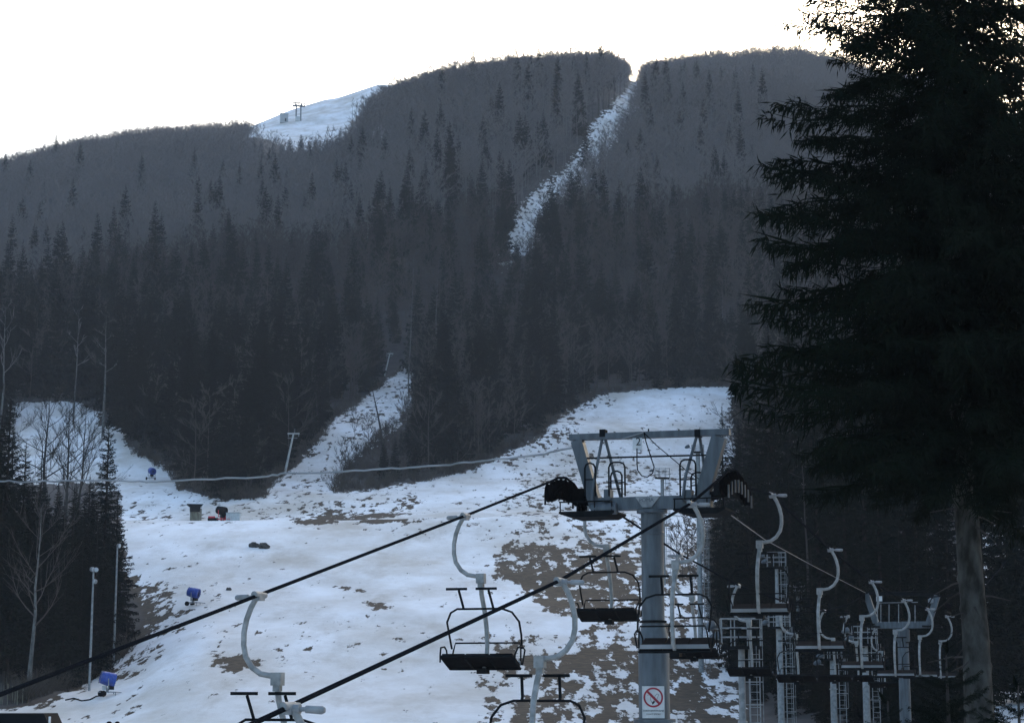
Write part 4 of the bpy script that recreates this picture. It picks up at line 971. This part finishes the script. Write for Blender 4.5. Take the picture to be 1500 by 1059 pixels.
# ------------------------------------------------------------------ floodlight masts with ladders and caged platforms
def mast(px, top, d, r, label, cage_w=1.75, lamps=2, cage_h=1.1, r_low=None, low_at=None, lad=True):
    p = at(px, top, d); zb = float(height(p[0], d)); H = p[2] - zb
    e = empty('floodlight_mast', (p[0], d, zb), 0, label, 'floodlight mast', 'caged floodlight masts along the lift')
    zp = H - cage_h
    if r_low: MB().lathe([(r_low, -.5), (r_low, low_at * H), (r, low_at * H + .15), (r * .85, zp)], 20).build('pole', M['galv'], e, True)
    else: MB().lathe([(r * 1.12, -.5), (r * 1.06, H * .55), (r * 1.35, H * .55 + .01), (r * 1.35, H * .55 + .08), (r, H * .55 + .09), (r * .9, zp)], 20).build('pole', M['galv'], e, True)
    cw = cage_w / 2; n = 8
    ring_ = [(cw * math.cos(2 * math.pi * (k + .5) / n), cw * .8 * math.sin(2 * math.pi * (k + .5) / n)) for k in range(n)]
    pl = MB(); pl.add([(a, b_, zp) for a, b_ in ring_] + [(a * .97, b_ * .97, zp - .12) for a, b_ in ring_], [tuple(range(n)), tuple(range(2 * n - 1, n - 1, -1))] + [(i, i + n, (i + 1) % n + n, (i + 1) % n) for i in range(n)]); pl.build('platform', M['dark'], e)
    mb = MB()
    for k in range(n):
        a, b_ = ring_[k], ring_[(k + 1) % n]
        mb.tube([(*a, zp), (*a, zp + cage_h)], .024, 6)
        for f in (.33, .66, 1.0): mb.tube([(*a, zp + cage_h * f), (*b_, zp + cage_h * f)], .022, 6)
    mb.build('railing', M['galv'], e)
    if lad:
        lx = r + .38; mb = MB(); la = MB()
        for s_ in (-.2, .2): mb.tube([(lx + s_, 0, 0), (lx + s_, 0, zp)], .024, 6)
        z_ = .3
        while z_ < zp: mb.tube([(lx - .2, 0, z_), (lx + .2, 0, z_)], .014, 5); z_ += .3
        mb.build('ladder', M['galv'], e)
        z_ = 2.2
        while z_ < zp:
            la.tube([(lx - .22, 0, z_), (lx - .28, -.35, z_), (lx, -.6, z_), (lx + .28, -.35, z_), (lx + .22, 0, z_)], .02, 5)
            la.tube([(r, 0, z_), (lx + .2, 0, z_)], .02, 5); z_ += .9
        for a_ in ((-.28, -.35), (0, -.6), (.28, -.35)): la.tube([(lx + a_[0], a_[1], 2.2), (lx + a_[0], a_[1], zp)], .012, 5)
        la.build('ladder_cage', M['galv'], e)
    for k in range(lamps):
        x_ = -cw - .35 + .18 * (k % 2); zz = zp + cage_h * .75 - k * .42
        mb = MB(); mb.lathe([(.03, -.30), (.11, -.22), (.17, 0), (.15, .16), (.05, .2)], 12, Matrix.Rotation(math.radians(68), 3, 'Y'), (x_, -.2, zz)); L_ = mb.build('floodlight', M['paint'], e, True)
        MB().tube([(x_ + .1, -.2, zz - .12), (-cw, -.1, zz - .15)], .025, 6).build('bracket', M['galv'], L_)
    return e
mast(1085, 906, 78, .145, 'nearest floodlight mast, wide octagonal cage above mottled pole')
mast(1141, 896, 118, .19, 'mast with a joint flange, standing in front of the taller mast', 1.4, 2, .9)
mast(1137, 809, 150, .15, 'tallest mast past the tower, small cage against the black wood', 1.55)
mast(1168, 853, 170, .17, 'slim mast with small cage, right of the tallest mast', 1.45)
mast(1219, 945, 120, .19, 'mast under the second far chair, pale pole with hooped ladder', 1.2, 3, .8)
mast(1266, 917, 112, .19, 'mast left of the distant crossarm tower, cage crowded with rails', 1.5, 2, 1.0)
mast(970, 686, 228, .24, 'far mast on the piste seen above the tower beam', 1.9, 1, 1.1)
mast(1022, 652, 176, .22, 'far mast with a long ladder right of the tower column', 1.2, 1, .6)

# ------------------------------------------------------------------ drag lift pylons
def pylon(bx, by, tx, ty, label, dmin=300):
    g = ground(bx, by, dmin); t = at(tx, ty, g[1]); v = t - g; H = float(np.linalg.norm(v)); s = H / 8.0
    e = empty('drag_lift_pylon', g, 0, label, 'drag lift pylon', 'drag lift pylons'); ln = v / H
    top = Vector(v)
    MB().tube([Vector(-ln * .6), top * .5, top], [.20 * s + .05, .17 * s + .04, .13 * s + .03], 10).build('pole', M['polewhite'], e, True)
    MB().box(top, (2.3 * s, .28, .22)).build('crossbar', M['polewhite'], e)
    pz = top - Vector(ln) * (.9 * s)
    for sx in (-1, 1):
        mb = MB(); mb.lathe([(.04, -.08), (.26 * s, -.06), (.26 * s, .06), (.04, .08)], 14, Matrix.Rotation(math.pi / 2, 3, 'Y'), top + Vector((sx * 1.0 * s, 0, -.35))); mb.box(pz + Vector((sx * .6 * s, 0, 0)), (.7 * s, .12, .12)); mb.build('pulley', M['galv'], e)
    MB().tube([top + Vector((.2, 0, 0)), top + Vector((.25, 0, 1.0 * s))], .05, 6).build('spike', M['galv'], e)
pylon(417, 694, 430, 635, 'white leaning drag lift pylon at the foot of the clearing')
pylon(563, 552, 571, 518, 'white leaning drag lift pylon at the top of the clearing', 420)
pylon(926, 124, 929, 112, 'tiny drag lift pylon at the top of the snow lane', 1000)
pylon(892, 176, 896, 162, 'small drag lift pylon midway up the upper snow lane', 1000)
pylon(805, 280, 809, 264, 'small drag lift pylon low in the narrow snow lane', 700)

# ------------------------------------------------------------------ snow cannons
def cannon(bx, by, hp, label, yaw, drum=None, frame=None, dmin=150, tilt=14):
    g = ground(bx, by, dmin); s = hp * g[1] / F / 2.5
    e = empty('snow_cannon', g, yaw, label, 'snow cannon', 'snow cannons on the piste'); e.scale = (s,) * 3
    drum = drum or M['blue']; frame = frame or M['galv']
    Rx = Matrix.Rotation(math.radians(90 - tilt), 3, 'Y')                # barrel along local x, tipped
    c = (0, 0, 1.72)
    d_ = MB().lathe([(.60, -.75), (.68, -.72), (.70, -.35), (.665, -.33), (.655, -.05), (.68, -.03), (.66, .0), (.62, .45), (.63, .47), (.60, .49), (.56, .72), (.50, .73), (.50, .5), (.2, .4)], 28, Rx, c).build('fan_drum', drum, e, True)
    mb = MB()
    for k in range(20):
        a = 2 * math.pi * k / 20; v = Rx @ Vector((.585 * math.cos(a), .585 * math.sin(a), .74)); mb.box(v + Vector(c), (.06, .06, .06))
    mb.build('nozzle_ring', M['galv'], d_)
    mb = MB()
    for k in range(6):
        a = math.pi * k / 6; v = Rx @ Vector((.6 * math.cos(a), .6 * math.sin(a), -.77)); mb.tube([Vector(c) + v, Vector(c) + Rx @ Vector((0, 0, -1.54)) * .5 * 2 - v * 1 + Vector((0, 0, 0)) if False else Vector(c) + Rx @ Vector((-.6 * math.cos(a), -.6 * math.sin(a), -.77))], .018, 5)
    mb.build('intake_grille', M['dark'], d_)
    mb = MB()
    for s_ in (-1, 1): mb.bar((.0, s_ * .72, .75), (.02, s_ * .72, 1.75), .07, .09); mb.bar((-.8, s_ * .55, .45), (.85, s_ * .55, .45), .08, .09)
    mb.bar((0, -.76, .78), (0, .76, .78), .1, .1); mb.tube([(0, 0, .45), (0, 0, .8)], .14, 12); mb.bar((.5, -.75, .4), (.5, .75, .4), .08, .08); mb.bar((-.75, -.55, .45), (-.75, .55, .45), .08, .08); mb.bar((-.8, 0, .45), (-1.7, 0, .35), .07, .07)
    mb.build('carriage', frame, e)
    mb = MB(); mb.box((-.32, .1, .98), (.55, .5, .62)); mb.build('control_box', M['dark'], e)
    MB().box((.3, -.25, .85), (.36, .3, .42)).build('compressor', M['white'], e)
    me = MB().lathe([(.08, -.1), (.24, -.1), (.30, -.06), (.30, .06), (.24, .1), (.08, .1)], 18, Matrix.Rotation(math.pi / 2, 3, 'X')).mesh('wheel', M['rubber'], True)
    for s_ in (-1, 1): link('wheel', me, e, (.5, s_ * .86, .30))
    for (x_, y_) in ((-.7, -.6), (-.7, .6)): MB().tube([(x_, y_, .0), (x_, y_, .5)], .04, 8).build('leg', M['galv'], e)
    return e
cannon(157, 1020, 37, 'blue snow cannon by the lamp pole at the bottom left', math.radians(200))
cannon(283, 888, 28, 'blue snow cannon alone on the snow, below the cabin', math.radians(165))
cannon(222, 703, 19, 'small far blue snow cannon at the foot of the left wood', math.radians(120), dmin=280)

# ------------------------------------------------------------------ cabin and gear on the brow of the slope
def spot(px, py, dmin=287):
    g = ground(px, py, dmin); return g
g = spot(285, 762); s = g[1] / F
hut = empty('lookout_booth', g, .25, 'small wooden booth with a dark flared roof on the slope brow', 'booth')
MB().box((0, 0, .55), (13 * s, 1.3, 1.5)).build('wall', M['wood'], hut)
MB().prism([(-6.5 * s, 1.3), (6.5 * s, 1.3), (7.5 * s, 2.15), (12 * s, 2.55), (-12 * s, 2.55), (-7 * s, 2.15)], -.9, .9).build('roof', M['roofdark'], hut)
MB().bar((2 * s, -.72, 1.45), (11 * s, -.72, .75), .08, .16).build('slanting_board', M['lightwood'], hut); MB().bar((3 * s, -.68, 1.8), (10 * s, -.68, 2.2), .08, .14).build('slanting_board', M['lightwood'], hut)
MB().box((8.5 * s, .2, .9), (3 * s, .8, 2.0)).build('side_panel', M['lightwood'], hut)
for k in range(4): MB().box((0, -.67, .1 + k * .34), (12.4 * s, .05, .3)).build('plank', M['wood'], hut)
g = spot(312, 764); e = empty('equipment_crate', g, .1, 'low red and black crate between booth and red cannon', 'crate')
MB().box((0, 0, .25), (15 * s, 1.0, .55)).build('box', M['seat'], e); MB().box((-2 * s, 0, .66), (10 * s, .9, .3)).build('lid', M['redpaint'], e); MB().box((6 * s, 0, .62), (2.4 * s, .6, .4)).build('panel', M['white'], e)
hp_ = [ground(a_, b_, 150) + np.array([0, 0, .05]) for a_, b_ in ((150, 1019), (141, 1021), (132, 1025), (120, 1027), (108, 1024), (96, 1027))]
tag(MB().tube(hp_, .07, 6).build('hose', M['rubber'], None, True), 'thin black hose lying on the snow left of the bottom left snow cannon', 'hose')
e = cannon(324, 765, 24, 'red framed snow cannon with black drum beside the grey cabinet', math.radians(150), M['seat'], M['redpaint'], 287)
MB().box((.1, -.6, .75), (.9, .2, .9)).build('red_panel', M['redpaint'], e)
g = spot(342, 765); e = empty('switch_cabinet', g, -.05, 'grey ribbed metal cabinet at the right end of the gear', 'cabinet')
MB().box((0, 0, .55), (19 * s, 1.1, 1.5)).build('body', M['cabinet'], e)
for k in range(6): MB().box(((-7.5 + k * 3) * s, -.58, .55), (2.6 * s, .05, 1.35)).build('panel', M['cabinet'], e)
MB().box((0, 0, 1.34), (20 * s, 1.25, .08)).build('roof', M['galv'], e)

# boulders / clods
def boulder(px, py, w, h, label, seed, dmin=120):
    g = ground(px, py, dmin); s = g[1] / F; r = np.random.default_rng(seed); mb = MB(); n, m_ = 14, 8; vs_ = []; fs = []
    for i in range(m_):
        for k in range(n):
            t = math.pi * (i + .5) / m_; a = 2 * math.pi * k / n; q_ = 1 + r.uniform(-.28, .28)
            vs_.append((w / 2 * s * math.sin(t) * math.cos(a) * q_, w / 2.6 * s * math.sin(t) * math.sin(a) * q_, h * s * .75 * math.cos(t) * q_ + h * s * .2))
    for i in range(m_ - 1):
        for k in range(n): fs.append((i * n + k, i * n + (k + 1) % n, (i + 1) * n + (k + 1) % n, (i + 1) * n + k))
    fs.append(tuple(range(n))[::-1]); fs.append(tuple((m_ - 1) * n + k for k in range(n)))
    o = mb.add(vs_, fs).build('boulder', M['rock']); o.location = tuple(g); tag(o, label, 'boulder')
boulder(372, 802, 14, 7, 'left lump of the dark earth clods alone on the clean snow', 1); boulder(386, 803, 17, 8, 'right and larger lump of the dark earth clods on the clean snow', 2)
boulder(335, 865, 8, 4, 'small dark clod on the snow right of the lone blue cannon', 3)

# ------------------------------------------------------------------ lamp poles at the left wood
def lamp_pole(bx, by, tx, ty, d, label, heads):
    t = at(tx, ty, d); zb = float(height(t[0], d)); H = t[2] - zb
    e = empty('lamp_pole', (t[0], d, zb), 0, label, 'lamp pole')
    MB().lathe([(.12, -.4), (.11, H * .5), (.08, H)], 12).build('pole', M['galv'], e, True)
    for k, (dx, dz) in enumerate(heads):
        L_ = MB().lathe([(.05, -.2), (.20, -.12), (.24, .1), (.2, .14)], 14, Matrix.Rotation(math.radians(100), 3, 'Y') @ Matrix.Rotation(.5 + k, 3, 'X'), (dx, -.1, H + dz)).build('floodlight', M['galv'], e, True)
        MB().lathe([(.19, .141), (.10, .17)], 14, Matrix.Rotation(math.radians(100), 3, 'Y') @ Matrix.Rotation(.5 + k, 3, 'X'), (dx, -.1, H + dz)).build('lens', M['glass'], L_, True)
    MB().bar((-.4, 0, H), (.4, 0, H), .06, .06).build('crossbar', M['dark'], e)
    return e
lamp_pole(131, 1002, 137, 836, 181, 'tall pale lamp pole with twin lamps in front of the left wood', [(-.12, .15), (.28, .1), (.22, -1.0)])
e = lamp_pole(172, 912, 172, 800, 196, 'thin grey pole at the right edge of the left wood', [(.15, .05)])

# fence stakes and the dark hut roof in the bottom left corner
f0 = at(18, 1020, 172); zb = float(height(f0[0], 172)); fe = empty('stake_fence', (f0[0], 172, zb), 0, 'leaning wooden stakes of a broken fence at bottom left', 'fence')
R_ = random.Random(9)
for k, (a, t) in enumerate([(2, 1000), (6, 1003), (12, 1001), (18, 1004), (23, 1006), (25.5, 1010), (34, 1000), (-6, 1002)]):
    p = at(a, t, 172 + R_.uniform(-.6, .6)); b0 = np.array([p[0] - R_.uniform(-.15, .15), p[1], float(height(p[0], p[1])) - .3])
    o_ = np.array([f0[0], 172, zb]); MB().tube([Vector(b0 - o_), Vector(p - o_)], [.05, .035], 6).build('stake', M['wood'], fe)
d = 30.0; p0, p1 = at(-90, 1045, d), at(74, 1045, d)
kz = float(height(-8, d)); e = empty('shed', (p0[0], d, kz), 0, 'flat dark shed roof just showing in the bottom left corner', 'shed')
wl = p1[0] - p0[0]; zt = p0[2] - kz
MB().prism([(0, zt), (wl - .10, zt), (wl + .12, zt - .45), (0, zt - .45)], 0, .9).build('roof', M['roofdark'], e)
MB().box((wl / 2 - .1, .5, (zt - .5) / 2), (wl - .5, .7, zt - .5)).build('wall', M['wood'], e)
pw = at(73, 1049, d - .06); MB().box((pw[0] - p0[0], -.06, pw[2] - kz - .3), (.03, .03, .6)).build('marker_rod', M['white'], e)
for (a, r_, lb) in ((160, .045, 'dark round post cap at the bottom edge, left of two'), (172, .04, 'dark round post cap at the bottom edge, right of two')):
    p = at(a, 1056, 30); kz = float(height(p[0], 30)); o = MB().lathe([(r_, 0), (r_, p[2] - kz - r_), (r_ * .85, p[2] - kz - r_ * .3), (r_ * .4, p[2] - kz)], 14).build('bollard', M['seat'], None, True); o.location = (p[0], 30, kz); tag(o, lb, 'bollard')

# ------------------------------------------------------------------ top station on the snowy shoulder
g = ground(416, 180, 1000); s = g[1] / F
e = empty('summit_cabin', g, .2, 'small grey box cabin on the snowy shoulder', 'cabin')
MB().box((0, 0, 3.2), (12 * s, 5, 8)).build('wall', M['concrete'], e); MB().box((0, 0, 7.3), (13 * s, 5.6, .5)).build('roof', M['cabinet'], e); MB().box((2 * s, -2.6, 1.8), (1.2, .2, 2.6)).build('door', M['dark'], e)
g = ground(437, 178, 1000); s = g[1] / F
e = empty('summit_station', g, .2, 'top lift station frame on two legs on the snowy shoulder', 'lift station')
for a in (-3.5, 3.5): MB().box((a * s, 0, 7), (1.1, 1.1, 16)).build('leg', M['paint'], e)
MB().box((0, 0, 13.2), (19 * s, 1.6, 1.2)).build('beam', M['paint'], e); MB().box((0, 0, 16), (17 * s, .8, .8)).build('top_beam', M['paint'], e)
for a in (-9, -5, 0, 5, 9): MB().box((a * s, 0, 14.6), (.7, .7, 3)).build('upright', M['paint'], e)
MB().box((-1 * s, 0, 1.6), (7 * s, 3, 4)).build('shelter', M['cabinet'], e)
g = ground(251, 204, 900); s = g[1] / F
e = empty('ridge_lift_tower', g, .1, 'tiny lift tower silhouetted on the left skyline', 'lift tower')
MB().tube([(0, 0, -1), (0, 0, 20 * s)], .4, 8).build('column', M['paint'], e); MB().box((0, 0, 17 * s), (15 * s, .7, .8)).build('crossarm', M['paint'], e)
for a in (-6.5, 6.5): MB().tube([(a * s, 0, 17 * s), (a * s * 1.1, 0, 20 * s)], .25, 6).build('arm', M['paint'], e)

# ------------------------------------------------------------------ sky-wide thin haze in the valley
hm = bpy.data.materials.new('haze'); hm.use_nodes = True
nt = hm.node_tree; nt.nodes.clear(); out = nt.nodes.new('ShaderNodeOutputMaterial'); pv = nt.nodes.new('ShaderNodeVolumePrincipled')
pv.inputs['Color'].default_value = (.84, .88, .94, 1); pv.inputs['Density'].default_value = HAZE_DENSITY; pv.inputs['Anisotropy'].default_value = .0
nt.links.new(pv.outputs[0], out.inputs['Volume'])
zmin = -12.0
hz = MB().box((0, 1120, (zmin + 640) / 2), (3600, 2520, 640 - zmin)).build('haze', hm); tag(hz, kind='stuff')
